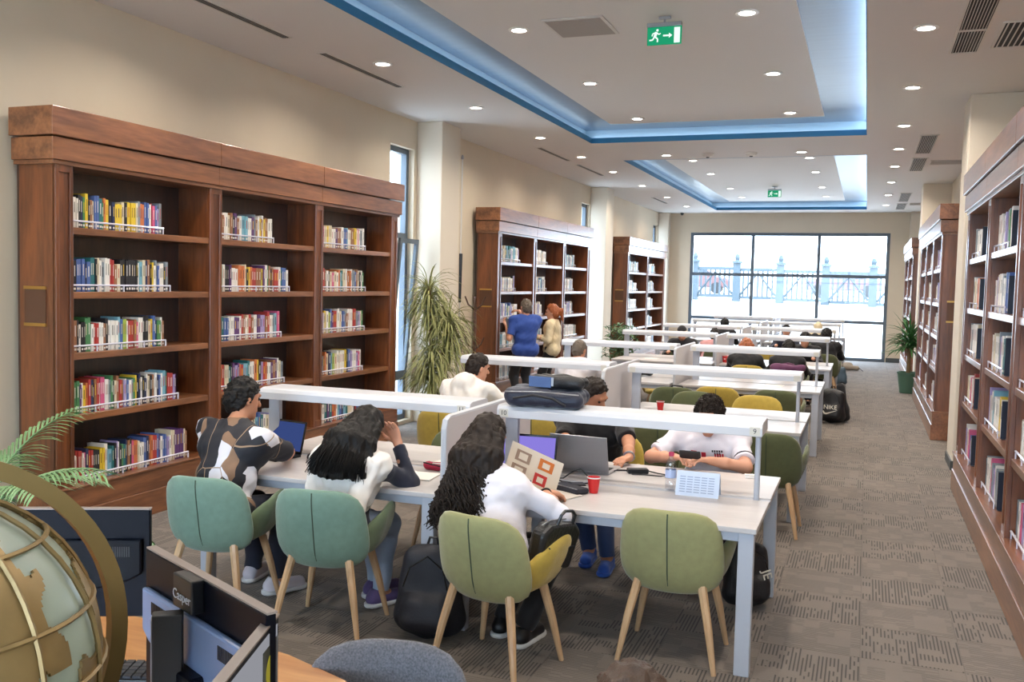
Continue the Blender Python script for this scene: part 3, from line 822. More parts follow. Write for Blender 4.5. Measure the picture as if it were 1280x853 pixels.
chair('dark', -2.75, 6.25, PI+.1, 'dark green chair on the far side of the front left table')
chair('mustard', -1.72, 6.55, PI, 'chair of the man in black behind the silver laptop')
chair('dark', -.95, 6.55, PI, 'chair of the boy in white T-shirt holding a phone')
chair('mustard', -3.36, 7.52, 0, 'mustard chair under the man in white hoodie in second row')
chair('mustard', -2.56, 7.62, 0, 'empty mustard chair at the second row seen above the laptops')
chair('dark', -1.50, 7.62, 0, 'dark green chair between the man in black and the boy')
chair('dark', -.67, 7.66, 0, 'dark green chair behind the boy, at the right end of second row')
chair('dark', -1.66, 9.75, PI-.1, 'dark green chair across the second row table behind the red cup')
chair('mustard', -1.0, 9.72, PI, 'mustard chair whose top shows just above the second row table')
chair('mustard', -1.52, 10.83, 0, 'mustard chair with full back visible at the third row')
chair('dark', -.88, 10.85, 0, 'dark green chair with full back visible at the third row right end')
chair('mustard', -3.27, 10.82, 0, 'chair of the man in the white shirt at third row left')
chair('mustard', -2.6, 12.95, PI+.15, 'mustard chair across the third row table near the green bush')
chair('mustard', -1.57, 14.1, 0, 'mustard chair of the red-haired woman in black')
chair('dark', -1.02, 14.1, 0, 'chair with a purple jacket over its back at the fourth row')
chair('dark', -.95, 16.6, PI, 'chair across the fourth row of the person facing us')
chair('dark', -3.05, 16.5, PI, 'chair of the person in a black cap facing us at left')
chair('dark', -2.5, 17.45, .1, 'chair of the person in pink at the fifth row')
chair('mustard', -1.55, 17.35, 0, 'mustard chair top visible beyond the fourth row')
chair('dark', -.66, 17.35, 0, 'dark green chair of the person in black at fifth row right')
chair('dark', -1.48, 19.75, PI, 'chair across the fifth row beside the dark haired person')
chair('dark', -2.9, 20.75, 0, 'chair of the dark haired person at sixth row left')
chair('dark', -.9, 20.75, 0, 'chair of the person in a pale headscarf')
chair('grey', -1.25, 2.29, rd(195), 'grey woven chair whose rounded back pokes in at the bottom edge')
# ================================================================== FIGURES
def smin(a, b, k):
    h = np.clip(.5 + .5*(b-a)/k, 0, 1)
    return b*(1-h) + a*h - k*h*(1-h)
class Field:
    def __init__(s, lo, hi, h):
        s.h = h; s.lo = np.array(lo, float); n = np.ceil((np.array(hi)-s.lo)/h).astype(int)+1
        s.n = n; s.f = np.full(n, 1.0, np.float32)
        s.ax = [s.lo[i] + h*np.arange(n[i], dtype=np.float32) for i in range(3)]
    def _sub(s, lo, hi):
        a = np.clip(np.floor((np.array(lo)-s.lo)/s.h).astype(int), 0, s.n-1); b = np.clip(np.ceil((np.array(hi)-s.lo)/s.h).astype(int)+1, 1, s.n)
        sl_ = tuple(slice(a[i], b[i]) for i in range(3))
        X = np.meshgrid(*[s.ax[i][sl_[i]] for i in range(3)], indexing='ij', sparse=True)
        return sl_, X
    def cone(s, p, q, r0, r1, k=.02, cut=False):
        """rounded cone from p to q"""
        p, q = np.array(p, float), np.array(q, float); m = max(r0, r1)+k+3*s.h
        sl_, X = s._sub(np.minimum(p, q)-m, np.maximum(p, q)+m)
        d = q-p; L2 = max(1e-9, d@d)
        t = ((X[0]-p[0])*d[0] + (X[1]-p[1])*d[1] + (X[2]-p[2])*d[2])/L2
        tc = np.clip(t, 0, 1)
        e = np.sqrt((X[0]-p[0]-d[0]*tc)**2 + (X[1]-p[1]-d[1]*tc)**2 + (X[2]-p[2]-d[2]*tc)**2) - (r0 + (r1-r0)*tc)
        if cut: e = np.maximum(e, (t-1)*math.sqrt(L2))
        s.f[sl_] = smin(s.f[sl_], e, k)
    def ell(s, c, r, M=None, k=.02, cutn=None, cutd=0, sub=False):
        """ellipsoid, axes = rows of M"""
        c = np.array(c, float); M = np.eye(3) if M is None else np.array(M); r = np.array(r, float); m = r.max()+k+3*s.h
        sl_, X = s._sub(c-m, c+m)
        Y = [(X[0]-c[0])*M[i][0] + (X[1]-c[1])*M[i][1] + (X[2]-c[2])*M[i][2] for i in range(3)]
        k0 = np.sqrt(sum((Y[i]/r[i])**2 for i in range(3))); k1 = np.sqrt(sum((Y[i]/r[i]**2)**2 for i in range(3)))+1e-6
        e = k0*(k0-1)/k1
        if cutn is not None: e = np.maximum(e, (X[0]-c[0])*cutn[0] + (X[1]-c[1])*cutn[1] + (X[2]-c[2])*cutn[2] - cutd)
        if sub: s.f[sl_] = np.maximum(s.f[sl_], -e)
        else: s.f[sl_] = smin(s.f[sl_], e, k)
    def plane(s, p, n):
        X = np.meshgrid(*s.ax, indexing='ij', sparse=True)
        s.f = np.maximum(s.f, ((X[0]-p[0])*n[0] + (X[1]-p[1])*n[1] + (X[2]-p[2])*n[2]).astype(np.float32))
    def noise(s, amp, freq, seed, st=(1, 1, 1), n=5):
        rg = np.random.RandomState(seed); idx = np.nonzero(np.abs(s.f) < 4*s.h+amp*2)
        P = np.stack([s.ax[i][idx[i]] for i in range(3)], 1)
        v = np.zeros(len(P), np.float32)
        for j in range(n):
            w = rg.normal(size=3)*np.array(st); w = w/np.linalg.norm(w)*freq*rg.uniform(.6, 1.5)
            v += np.sin(P@w + rg.uniform(0, 6.28) + 1.5*np.sin(P@(rg.normal(size=3)*freq*.25)))
        s.f[idx] += (amp*v/math.sqrt(n)).astype(np.float32)
    def net(s):
        f = s.f; n = s.n
        ins = f < 0
        c = [f[dx:n[0]-1+dx, dy:n[1]-1+dy, dz:n[2]-1+dz] for dx in (0, 1) for dy in (0, 1) for dz in (0, 1)]
        cnt = sum((q < 0).astype(np.int8) for q in c)
        act = (cnt > 0) & (cnt < 8)
        I = np.stack(np.nonzero(act), 1)
        vid = np.full(act.shape, -1, np.int64); vid[tuple(I.T)] = np.arange(len(I))
        val = np.stack([q[tuple(I.T)] for q in c], 1)
        off = np.array([(dx, dy, dz) for dx in (0, 1) for dy in (0, 1) for dz in (0, 1)], float)
        acc = np.zeros((len(I), 3)); num = np.zeros(len(I))
        for a in range(8):
            for b in range(a+1, 8):
                if np.abs(off[a]-off[b]).sum() != 1: continue
                va, vb = val[:, a], val[:, b]; x = (va < 0) != (vb < 0)
                t = np.where(x, va/np.where(np.abs(va-vb) < 1e-9, 1, va-vb), 0)
                acc += np.where(x[:, None], off[a]+(off[b]-off[a])*t[:, None], 0); num += x
        V = s.lo + (I + acc/num[:, None])*s.h
        Q = []
        for ax in range(3):
            o1, o2 = (ax+1) % 3, (ax+2) % 3
            sa = [slice(None)]*3; sb = [slice(None)]*3
            sa[ax] = slice(0, n[ax]-1); sb[ax] = slice(1, n[ax])
            A, B = ins[tuple(sa)], ins[tuple(sb)]
            E = np.stack(np.nonzero(A != B), 1)
            E = E[(E[:, o1] > 0) & (E[:, o2] > 0) & (E[:, o1] < n[o1]-1) & (E[:, o2] < n[o2]-1)]
            flip = A[tuple(E.T)]
            def g(d1, d2):
                e = E.copy(); e[:, o1] -= d1; e[:, o2] -= d2
                return vid[tuple(e.T)]
            q = np.stack([g(1, 1), g(0, 1), g(0, 0), g(1, 0)], 1)
            q[~flip] = q[~flip][:, ::-1]
            Q.append(q)
        return V, np.concatenate(Q)
    def obj(s, name, m, parent, origin):
        V, F = s.net()
        if len(F) == 0: return None
        ok = (F >= 0).all(1); F = F[ok]
        me = bpy.data.meshes.new(name)
        me.vertices.add(len(V)); me.vertices.foreach_set('co', (V-np.array(origin)).astype(np.float32).ravel())
        me.loops.add(len(F)*4); me.loops.foreach_set('vertex_index', F.astype(np.int32).ravel())
        me.polygons.add(len(F)); me.polygons.foreach_set('loop_start', np.arange(0, len(F)*4, 4, dtype=np.int32))
        me.polygons.foreach_set('use_smooth', np.ones(len(F), bool))
        me.update(calc_edges=True); me.validate()
        me.materials.append(m)
        return link(name, me, parent)
def V3(*a): return np.array(a, float)
def un(v): v = np.array(v, float); return v/np.linalg.norm(v)
def ik(a, b, l1, l2, hint):
    a, b = np.array(a), np.array(b); d = b-a; L = np.linalg.norm(d)
    if L > (l1+l2)*.995: b = a+d/L*(l1+l2)*.995; d = b-a; L = np.linalg.norm(d)
    u = d/L; x = (l1*l1-l2*l2+L*L)/(2*L); h = math.sqrt(max(1e-6, l1*l1-x*x))
    hv = np.array(hint, float); hv = hv - u*(hv@u); hv = un(hv)
    return a+u*x+hv*h, b
EYEW, EYED = mat('eye_white', (232, 228, 222), .2), mat('eye_dark', (40, 26, 20), .2)
LIP = mat('lip', (170, 96, 86), .5)
def strands(m, n, fn, rad=.004, sides=3, seg=9):
    for i in range(n):
        pts, r0 = fn(i, seg)
        m.tube(pts, [r0*rad*(1-.75*(k/(len(pts)-1))**2) for k in range(len(pts))], sides)
PERSON = []
def person(label, H, N, K, face, hands, feet, shirt, trousers, shoes=(BLACKP, WHITE), skin=SKIN, hair=None, vox=.008, sleeve=1.0, sw=.185, sc=1.0, sho=None,
           hood=None, cvox=None, extra=None, shirt_len=.08, curl=(.5, .5), seated=True, parts_=True, name='person', hand_n=None):
    """H hip centre, N base of neck, K centre of head, face = unit direction the face looks to; hands/feet = (right, left) targets in world space"""
    H, N, K = V3(*H), V3(*N), V3(*K); face = un(face)
    org = (H[0], H[1], 0)
    t = thing(name, label, 'person', org)
    if sho is None:
        d = un((face[0], face[1], 0)); sho = V3(d[1], -d[0], 0)       # person's right
    sho = un(sho); up = un(N-H)
    fr = np.cross(up, sho); fr = un(fr)                           # chest forward
    SR, SL = N + sho*sw - up*.055, N - sho*sw - up*.055
    hs = .092*sc
    HR, HL = H + sho*hs, H - sho*hs
    lu, lf = .29*sc, .255*sc; tl, sl2 = .44*sc, .43*sc
    arms = []
    for S, Wt, s in ((SR, hands[0], 1), (SL, hands[1], -1)):
        E_, W_ = ik(S, Wt[0], lu, lf, Wt[2] if len(Wt) > 2 and Wt[2] is not None else (sho*s*.6 + V3(0, 0, -1) - fr*.4))
        arms.append((S, E_, W_, un(Wt[1])))
    legs = []
    for J, Ft, s in ((HR, feet[0], 1), (HL, feet[1], -1)):
        kn, an = ik(J, V3(*Ft[0]) + V3(0, 0, .09), tl, sl2, fr*1.0 + V3(0, 0, .6) if seated else fr)
        legs.append((J, kn, an, un(Ft[1])))
    pts = [H, N, K]+[p for a in arms for p in a[:3]]+[p for l in legs for p in l[:3]]+[l[2]+l[3]*.2 for l in legs]+[a[2]+a[3]*.2 for a in arms]
    lo = np.min(pts, 0)-.24; hi = np.max(pts, 0)+.24; lo[2] = max(lo[2], -.02)
    # head frame
    hz = un(K-N) * .35 + V3(0, 0, 1)*.65; hz = un(hz - face*(hz@face)*.999); hx = np.cross(face, hz); HM = np.array([hx, face, hz])
    B = Field(lo, hi, vox)
    def torso(F, o=0.0, k=.05):
        F.cone(HR, HL, .105*sc+o, .105*sc+o, k)
        W = H*.62+N*.38
        F.cone(W+sho*.06, W-sho*.06, .104*sc+o, .104*sc+o, k)
        Cc = H*.28+N*.72 + fr*.01
        F.cone(Cc+sho*(sw-.11), Cc-sho*(sw-.11), .112*sc+o, .112*sc+o, k)
        F.cone(H, Cc, .10*sc+o, .11*sc+o, k)
        F.cone(N-up*.02, SR, .055+o*.8, .056+o, k); F.cone(N-up*.02, SL, .055+o*.8, .056+o, k)
    torso(B)
    B.cone(N-up*.04, K-hz*.05-face*.01, .056, .052, .03)
    # skull and face
    B.ell(K+hz*.022-face*.008, (.077, .096, .102), HM, .02); B.ell(K-hz*.05+face*.024, (.058, .066, .07), HM, .03)
    if vox < .0125:
        B.cone(K+face*.088+hz*.018, K+face*.108-hz*.02, .010, .015, .012)          # nose
        B.cone(K-hz*.098+face*.066-hx*.01, K-hz*.098+face*.066+hx*.01, .02, .02, .02)      # chin
        B.cone(K+face*.086+hz*.036+hx*.03, K+face*.086+hz*.036-hx*.03, .012, .012, .012)      # brow
        B.cone(K+face*.086-hz*.058+hx*.016, K+face*.086-hz*.058-hx*.016, .008, .008, .008)      # lips
        for s in (-1, 1):
            B.ell(K+hx*.079*s-face*.012-hz*.012, (.012, .02, .032), HM, .006)
            B.ell(K+hx*.033*s+face*.088+hz*.012, (.013, .01, .009), HM, sub=True)
    for (S, E_, W_, hd) in arms:
        B.cone(S, E_, .05*sc, .041*sc, .03); B.cone(E_, E_*.4+W_*.6, .042*sc, .036*sc, .02); B.cone(E_*.4+W_*.6, W_, .036*sc, .027*sc, .02)
        # hand: palm, four fingers, thumb
        nv = un(np.cross(hd, np.cross(V3(0, 0, -1) if abs(hd[2]) < .8 else -fr, hd)))
        if hand_n is not None: nv = un(V3(*hand_n)-hd*(V3(*hand_n)@hd))
        sd = np.cross(hd, nv)
        if vox < .0125:
            s = 1 if S is SR else -1
            thumb_side = un(-sho*s - fr*.0); sd = sd if sd@thumb_side > 0 else -sd
            for q in (-.018, 0, .018): B.cone(W_+hd*.005+sd*q*.6, W_+hd*.075+sd*q*1.3, .017, .014, .012)
            for j, (q, ln) in enumerate(((.029, .066), (.010, .075), (-.010, .070), (-.028, .055))):
                b0 = W_+hd*.08+sd*q; d1 = un(hd+nv*curl[0]); d2 = un(hd+nv*(curl[0]+curl[1]*1.6))
                m_ = b0+d1*ln*.55
                B.cone(b0, m_, .0095, .0085, .003); B.cone(m_, m_+d2*ln*.5, .0085, .007, .003)
            b0 = W_+hd*.03+sd*.03; m_ = b0+un(hd*.7+sd*.7+nv*.3)*.04
            B.cone(b0, m_, .0125, .0105, .006); B.cone(m_, m_+un(hd+sd*.15+nv*.4)*.032, .0105, .008, .003)
        else:
            B.cone(W_, W_+hd*.13, .03, .022, .02)
    for (J, kn, an, td) in legs:
        B.cone(J, kn, .084*sc, .056*sc, .04); B.cone(kn, an, .053*sc, .036*sc, .03); B.cone(an, an+td*.1-V3(0, 0, .06), .036, .028, .02)
    B.obj('body', skin, t, org)
    cv = cvox or max(.009, vox)
    rs = len(PERSON)*7+3
    # shirt
    Fs = Field(lo, hi, cv)
    torso(Fs, .023, .05)
    Fs.plane(N+up*.042, un(up*1.0 - fr*.25)); Fs.plane(H-up*shirt_len, -up)
    for (S, E_, W_, hd) in arms:
        if sleeve <= 1: Fs.cone(S, S+(E_-S)*sleeve, .066*sc, .062*sc, .04, True)
        else:
            Fs.cone(S, E_, .064*sc, .056*sc, .04); Fs.cone(E_, E_+(W_-E_)*(sleeve-1), .056*sc, .042*sc, .025, True)
    if hood:
        Fs.ell(N-fr*.10-up*.03, (.115, .062, .085), np.array([sho, fr, up]), .03)
        Fs.cone(N+sho*.085+fr*.01+up*.02, N-fr*.07+sho*.05+up*.03, .03, .038, .03); Fs.cone(N-sho*.085+fr*.01+up*.02, N-fr*.07-sho*.05+up*.03, .03, .038, .03)
    Fs.noise(.0055, 34, rs); Fs.noise(.0022, 85, rs+1)
    Fs.obj('shirt' if not hood else 'hoodie', shirt, t, org)
    # trousers
    Ft_ = Field(lo, hi, cv)
    Ft_.cone(HR, HL, .111*sc, .111*sc, .05); Ft_.cone(H, H+up*.07, .106*sc, .10*sc, .04)
    Ft_.plane(H+up*.09, up)
    for (J, kn, an, td) in legs:
        Ft_.cone(J, kn, .098*sc, .070*sc, .04); Ft_.cone(kn, an+V3(0, 0, .0), .070*sc, .054*sc, .04, True)
    Ft_.noise(.005, 30, rs+2)
    Ft_.obj('trousers', trousers, t, org)
    if parts_:
        for (J, kn, an, td) in legs:
            g = V3(an[0], an[1], 0); td2 = un((td[0], td[1], 0)); sx = V3(td2[1], -td2[0], 0)
            S_ = Field(np.minimum(g-td2*.12, g+td2*.25)-.08, np.maximum(g-td2*.12, g+td2*.25)+V3(.08, .08, .16), .009)
            S_.cone(g-td2*.05+V3(0, 0, .05), g+td2*.14+V3(0, 0, .042), .043, .04, .02); S_.cone(g+V3(0, 0, .06)-td2*.03, g+V3(0, 0, .1)-td2*.02, .045, .04, .02, True)
            S_.plane(V3(0, 0, .014), V3(0, 0, -1))
            sh = S_.obj('shoe', shoes[0], t, org)
            so_ = Field(np.minimum(g-td2*.12, g+td2*.25)-.08, np.maximum(g-td2*.12, g+td2*.25)+V3(.08, .08, .16), .009)
            so_.cone(g-td2*.052+V3(0, 0, .02), g+td2*.148+V3(0, 0, .02), .05, .047, .02); so_.plane(V3(0, 0, .03), V3(0, 0, 1)); so_.plane(V3(0, 0, .002), V3(0, 0, -1))
            so_.obj('sole', shoes[1], sh, org)
    # eyes, hair
    if vox < .0125:
        for s in (-1, 1):
            e = K+hx*.033*s+face*.080+hz*.012 - V3(*org)
            MB().lathe([(.001, -.0105), (.006, -.0085), (.0105, 0), (.006, .0085), (.001, .0105)], 10, tuple(e)).build('eye', EYED, t, smooth=True)
    if hair:
        hair(t, K, HM, N, fr, sho, up, org, vox)
    if extra: extra(t, dict(H=H, N=N, K=K, face=face, fr=fr, sho=sho, up=up, arms=arms, legs=legs, org=org))
    PERSON.append(t)
    return t
def hair_short(m, amp=.004, fr_=150, thick=.014, low=.05, curly=False, front=.028, seed=1):
    def f(t, K, HM, N, fr, sho, up, org, vox):
        hx, face, hz = HM
        F = Field(K-.2, K+.2, .0055 if vox < .01 else .008)
        c = K+hz*.024-face*.010
        F.ell(c, (.077+thick, .096+thick, .102+thick), HM, .01, un(face*1.0-hz*.75), front)
        F.ell(c-hz*.03-face*.02, (.076+thick*.6, .09+thick*.6, .10), HM, .01, un(face*1.0-hz*.1), .0)
        F.plane(K-hz*(low+.035), -un(hz-face*.1))
        F.noise(amp, fr_, seed, n=7); F.noise(amp*.6, fr_*2.1, seed+1, n=7)
        o = F.obj('hair', m, t, org)
        if curly:
            rg = random.Random(seed); S = MB()
            for i in range(260):
                th = rg.uniform(0, 2*PI); ph = math.acos(rg.uniform(-.05, 1))
                d = hx*math.cos(th)*math.sin(ph)*.088 + face*math.sin(th)*math.sin(ph)*.106 + hz*math.cos(ph)*.114
                if d@face > .05 and d@hz < .06: continue
                p = c+d-V3(*org); n = un(d); a = un(np.cross(n, V3(.3, .5, .8))); b_ = np.cross(n, a); r = rg.uniform(.008, .014); k0 = rg.uniform(0, 6)
                S.tube([p+n*.018*q/7.+ (a*math.cos(k0+q)+b_*math.sin(k0+q))*r for q in range(8)], .0035, 3)
            S.build('curls', m, o)
    return f
def hair_long(m, length=.33, seed=2, width=1.0, wavy=0.0, n=150, tail=False, back=True, off=0.0):
    def f(t, K, HM, N, fr, sho, up, org, vox):
        hx, face, hz = HM; rg = random.Random(seed)
        F = Field(K-V3(.34, .36, length+.16), K+.26, .0065 if vox < .01 else .009)
        c = K+hz*.026-face*.010
        F.ell(c, (.093, .112, .117), HM, .01, un(face*1.0-hz*.7), .03)
        F.ell(c-hz*.035-face*.02, (.092, .1, .11), HM, .01, un(face), .0)
        down = un(V3(0, 0, -1)*1.0 - fr*.12); bk = -face
        if not tail:
            for i in range(9):
                a = (i-4)/4.
                p0 = K + hx*.085*a - face*(.085*(1-.6*a*a)) + hz*.01
                p1 = K + hx*.1*a*width - face*(.095*(1-.6*a*a)) - hz*.1 - fr*off*(1-.4*a*a)
                p2 = p1 + down*(length-.12)*(1-.15*abs(a)) + hx*.035*a*width - fr*off*.9
                F.cone(p0, p1, .036, .040, .025); F.cone(p1, p2, .040, .022, .025)
        else:
            q = K - face*.115 + hz*.04
            F.cone(q, q - face*.035 - hz*.02, .02, .03, .02); F.cone(q-face*.035-hz*.02, q-face*.05-hz*length, .034, .014, .03)
        F.noise(.0045, 120, seed, (1, 1, .12), 8); F.noise(.002, 260, seed+1, (1, 1, .1), 8)
        o = F.obj('hair', m, t, org)
        S = MB(); O = V3(*org)
        if not tail and n:
            for i in range(n):
                a = rg.uniform(-1.05, 1.05); dep = rg.uniform(.95, 1.12)
                p0 = K+hx*.08*a*dep - face*(.095*(1-.55*a*a))*dep + hz*rg.uniform(-.02, .07)
                p1 = K+hx*.105*a*width - face*(.118*(1-.55*a*a))*dep - hz*.1 - fr*off*1.1*(1-.4*a*a)
                p2 = p1+down*(length-.13)*rg.uniform(.75, 1.08)+hx*.05*a*width-fr*off*.9+bk*rg.uniform(-.02, .03)
                pts = []
                ns = 26 if wavy else 8
                ph = rg.uniform(0, 6.28); tw = rg.uniform(34, 46)
                for k in range(ns):
                    u = k/(ns-1); p = (1-u)**2*p0 + 2*u*(1-u)*p1 + u*u*p2
                    if wavy:
                        w = wavy*(.25+.75*min(1, u*1.8)); ang = ph+u*tw*length/.4
                        p = p + hx*math.cos(ang)*w + face*math.sin(ang)*w
                    pts.append(p-O)
                r = .0085 if wavy else .0038
                S.tube(pts, [r*(1-.7*(k/(ns-1))**3) for k in range(ns)], 4 if wavy else 3)
            S.build('locks', m, o, smooth=True)
    return f
# ================================================================== PEOPLE
CL = lambda n, c, r=.85: mat(n, c, r, bump=.2, bscale=330, var=.05, vscale=12, sheen=.2)
def pattern_shirt():
    m = bpy.data.materials.new('shirt_geometric'); m.use_nodes = True; nt = m.node_tree; b = nt.nodes['Principled BSDF']; L = nt.links.new
    tc = nt.nodes.new('ShaderNodeTexCoord')
    mp = nt.nodes.new('ShaderNodeMapping'); mp.inputs['Rotation'].default_value = (.5, .3, .6); mp.inputs['Scale'].default_value = (1.3, .9, .75); mp.inputs['Location'].default_value = (.37, .12, .05); L(tc.outputs['Object'], mp.inputs[0])
    v = nt.nodes.new('ShaderNodeTexVoronoi'); v.inputs['Scale'].default_value = 10.5; L(mp.outputs[0], v.inputs['Vector'])
    sp = nt.nodes.new('ShaderNodeSeparateColor'); L(v.outputs['Color'], sp.inputs[0])
    r = nt.nodes.new('ShaderNodeValToRGB'); r.color_ramp.interpolation = 'CONSTANT'; e = r.color_ramp.elements
    e[0].position = 0; e[0].color = (*lin((26, 27, 36)), 1); e[1].position = .70; e[1].color = (*lin((128, 98, 76)), 1)
    x = e.new(.82); x.color = (*lin((206, 204, 212)), 1)
    L(sp.outputs[0], r.inputs[0])
    v2 = nt.nodes.new('ShaderNodeTexVoronoi'); v2.feature = 'DISTANCE_TO_EDGE'; v2.inputs['Scale'].default_value = 3.8; L(mp.outputs[0], v2.inputs['Vector'])
    lt = nt.nodes.new('ShaderNodeMath'); lt.operation = 'LESS_THAN'; lt.inputs[1].default_value = .009; L(v2.outputs['Distance'], lt.inputs[0])
    mx = nt.nodes.new('ShaderNodeMix'); mx.data_type = 'RGBA'; L(lt.outputs[0], mx.inputs['Factor']); L(r.outputs[0], mx.inputs['A']); mx.inputs['B'].default_value = (*lin((150, 124, 100)), 1)
    L(mx.outputs['Result'], b.inputs['Base Color']); b.inputs['Roughness'].default_value = .7
    return m
NAVYT, BLKT, JEANL, JEAN = CL('trousers_navy', (34, 38, 54)), CL('trousers_black', (24, 24, 28)), CL('jeans_light', (166, 182, 206)), CL('jeans_blue', (48, 66, 104))
WSHIRT, WHOOD, BLKS, NAVYS = CL('cotton_white', (226, 222, 230)), CL('fleece_white', (226, 221, 216), .95), CL('cotton_black', (24, 24, 28)), CL('cotton_navy', (34, 38, 54))
POLO, CREAM, PURP, PINKS = CL('polo_blue', (44, 74, 150)), CL('jacket_cream', (214, 196, 160)), CL('jacket_purple', (96, 52, 84)), CL('cotton_pink', (204, 150, 150))
SNW, SNP, SNB = CL('sneaker_white', (214, 206, 214)), CL('sneaker_purple', (92, 76, 120)), CL('sneaker_blue', (48, 88, 176))
dn = (0, 0, -1)
# 1 man in geometric shirt
person('man in black geometric patterned shirt at the left laptop', (-3.43, 4.44, .57), (-3.50, 4.68, 1.02), (-3.53, 4.79, 1.165), (.4, .88, -.22),
       [((-3.42, 5.12, .80), (-.6, .8, -.05), (.9, .1, -.5)), ((-3.72, 5.1, .80), (.3, .9, -.05), (-.9, 0, -.6))], [((-3.27, 4.78, 0), (.5, .85, 0)), ((-3.55, 4.93, 0), (-.1, 1, 0))],
       pattern_shirt(), NAVYT, (SNW, WHITE), SKIN2, hair_short(HAIRK, .005, 120, .016, .05, seed=5), vox=.007, sleeve=.92, sw=.2, sho=(.97, -.1, -.1), cvox=.009)
# 2 girl, hoodie over her shoulders
def girl_hoodie(t, d):
    H, N, fr, sho, up, org = d['H'], d['N'], d['fr'], d['sho'], d['up'], d['org']
    lo = np.minimum(H, N)-.34; hi = np.maximum(H, N)+.3
    F = Field(lo, hi, .008)
    W = H*.6+N*.4
    F.cone(W+sho*.07-fr*.01, W-sho*.07-fr*.01, .118, .118, .05); Cc = H*.25+N*.75
    F.cone(Cc+sho*.1, Cc-sho*.1, .126, .126, .05); F.cone(H-fr*.02, Cc-fr*.01, .12, .126, .05)
    S0, S1 = N+sho*.17-up*.05, N-sho*.17-up*.05
    F.cone(N, S0, .07, .085, .04); F.cone(N, S1, .07, .085, .04)
    F.cone(S1, S1-up*.16+fr*.03-sho*.03, .085, .075, .04)
    F.plane(H-up*.05, -up); F.plane(N+fr*.06, un(fr+up*.15))
    F.cone(N-fr*.085+sho*.13-up*.07, N-fr*.105-sho*.12-up*.07, .05, .05, .04)       # hood roll
    F.cone(S0-fr*.05-up*.02, S0-fr*.13-up*.26+sho*.02, .062, .05, .03); F.cone(S0-fr*.13-up*.26+sho*.02, S0-fr*.1-up*.40+sho*.0, .05, .042, .03, True)   # empty sleeve
    F.noise(.006, 38, 77); F.noise(.0028, 90, 78)
    F.obj('hoodie', WHOOD, t, org)
person('girl with long straight dark hair, white hoodie over her shoulders', (-2.70, 4.50, .56), (-2.67, 4.62, .93), (-2.645, 4.72, 1.055), (.1, .85, -.5),
       [((-2.50, 4.84, .97), (-.35, -.05, .93), (.6, .3, -1)), ((-2.92, 5.02, .79), (.3, .95, 0), (-.8, 0, -.6))], [((-2.60, 4.84, 0), (.5, .85, 0)), ((-2.70, 4.98, 0), (.45, .9, 0))],
       NAVYS, JEANL, (SNP, WHITE), SKIN, hair_long(HAIRK, .35, 3, 1.25, n=380, off=.10), vox=.007, sleeve=1.92, sw=.165, sc=.92, extra=girl_hoodie)
# 3 woman with curls
def bangle(t, d):
    S, E_, W_, hd = d['arms'][0]; a = un(W_-E_); u = un(np.cross(a, V3(.2, .3, .9))); w = np.cross(a, u); c = W_-a*.015-V3(*d['org'])
    MB().tube([c+(u*math.cos(k*PI/8)+w*math.sin(k*PI/8))*.032 for k in range(17)], .005, 6).build('bracelet', BLACKP, t)
person('woman with long curly dark hair in a white shirt, reading a newspaper', (-1.69, 4.36, .56), (-1.79, 4.48, .94), (-1.83, 4.575, 1.085), (.35, .88, -.35),
       [((-1.555, 4.70, .805), (.6, .8, -.12), (.9, -.2, -.5)), ((-1.82, 4.93, .86), (.5, .85, .1), (-.8, 0, -.6))], [((-1.62, 4.62, 0), (.2, 1, 0)), ((-1.78, 4.72, 0), (0, 1, 0))],
       WSHIRT, BLKT, (BLACKP, WHITE), SKIN, hair_long(HAIRB, .50, 11, 1.3, wavy=.016, n=300, off=.06), vox=.007, sleeve=1.02, sw=.17, sc=.96, extra=bangle)
# 4 man in black
def watch(t, d):
    S, E_, W_, hd = d['arms'][1]; a = un(W_-E_); u = un(np.cross(a, V3(.2, .3, .9))); w = np.cross(a, u); c = W_-a*.02-V3(*d['org'])
    MB().tube([c+(u*math.cos(k*PI/8)+w*math.sin(k*PI/8))*.033 for k in range(17)], .008, 6).build('wristwatch', CHROME, t)
person('man in black T-shirt working behind the silver laptop', (-1.76, 6.58, .57), (-1.79, 6.44, 1.0), (-1.765, 6.37, 1.135), (.82, -.25, -.5),
       [((-1.78, 5.98, .79), (.2, -1, -.05), (-.8, .2, -.6)), ((-1.40, 5.97, .79), (-.35, -.9, -.05), (.9, .2, -.6))], [((-1.72, 6.22, 0), (.1, -1, 0)), ((-1.555, 6.08, 0), (.1, -1, 0))],
       BLKS, JEAN, (SNB, SNB), SKIN2, hair_short(HAIRB, .004, 130, .012, .05, seed=9), vox=.007, sleeve=.85, sw=.205, extra=watch, sho=(-1, -.05, 0))
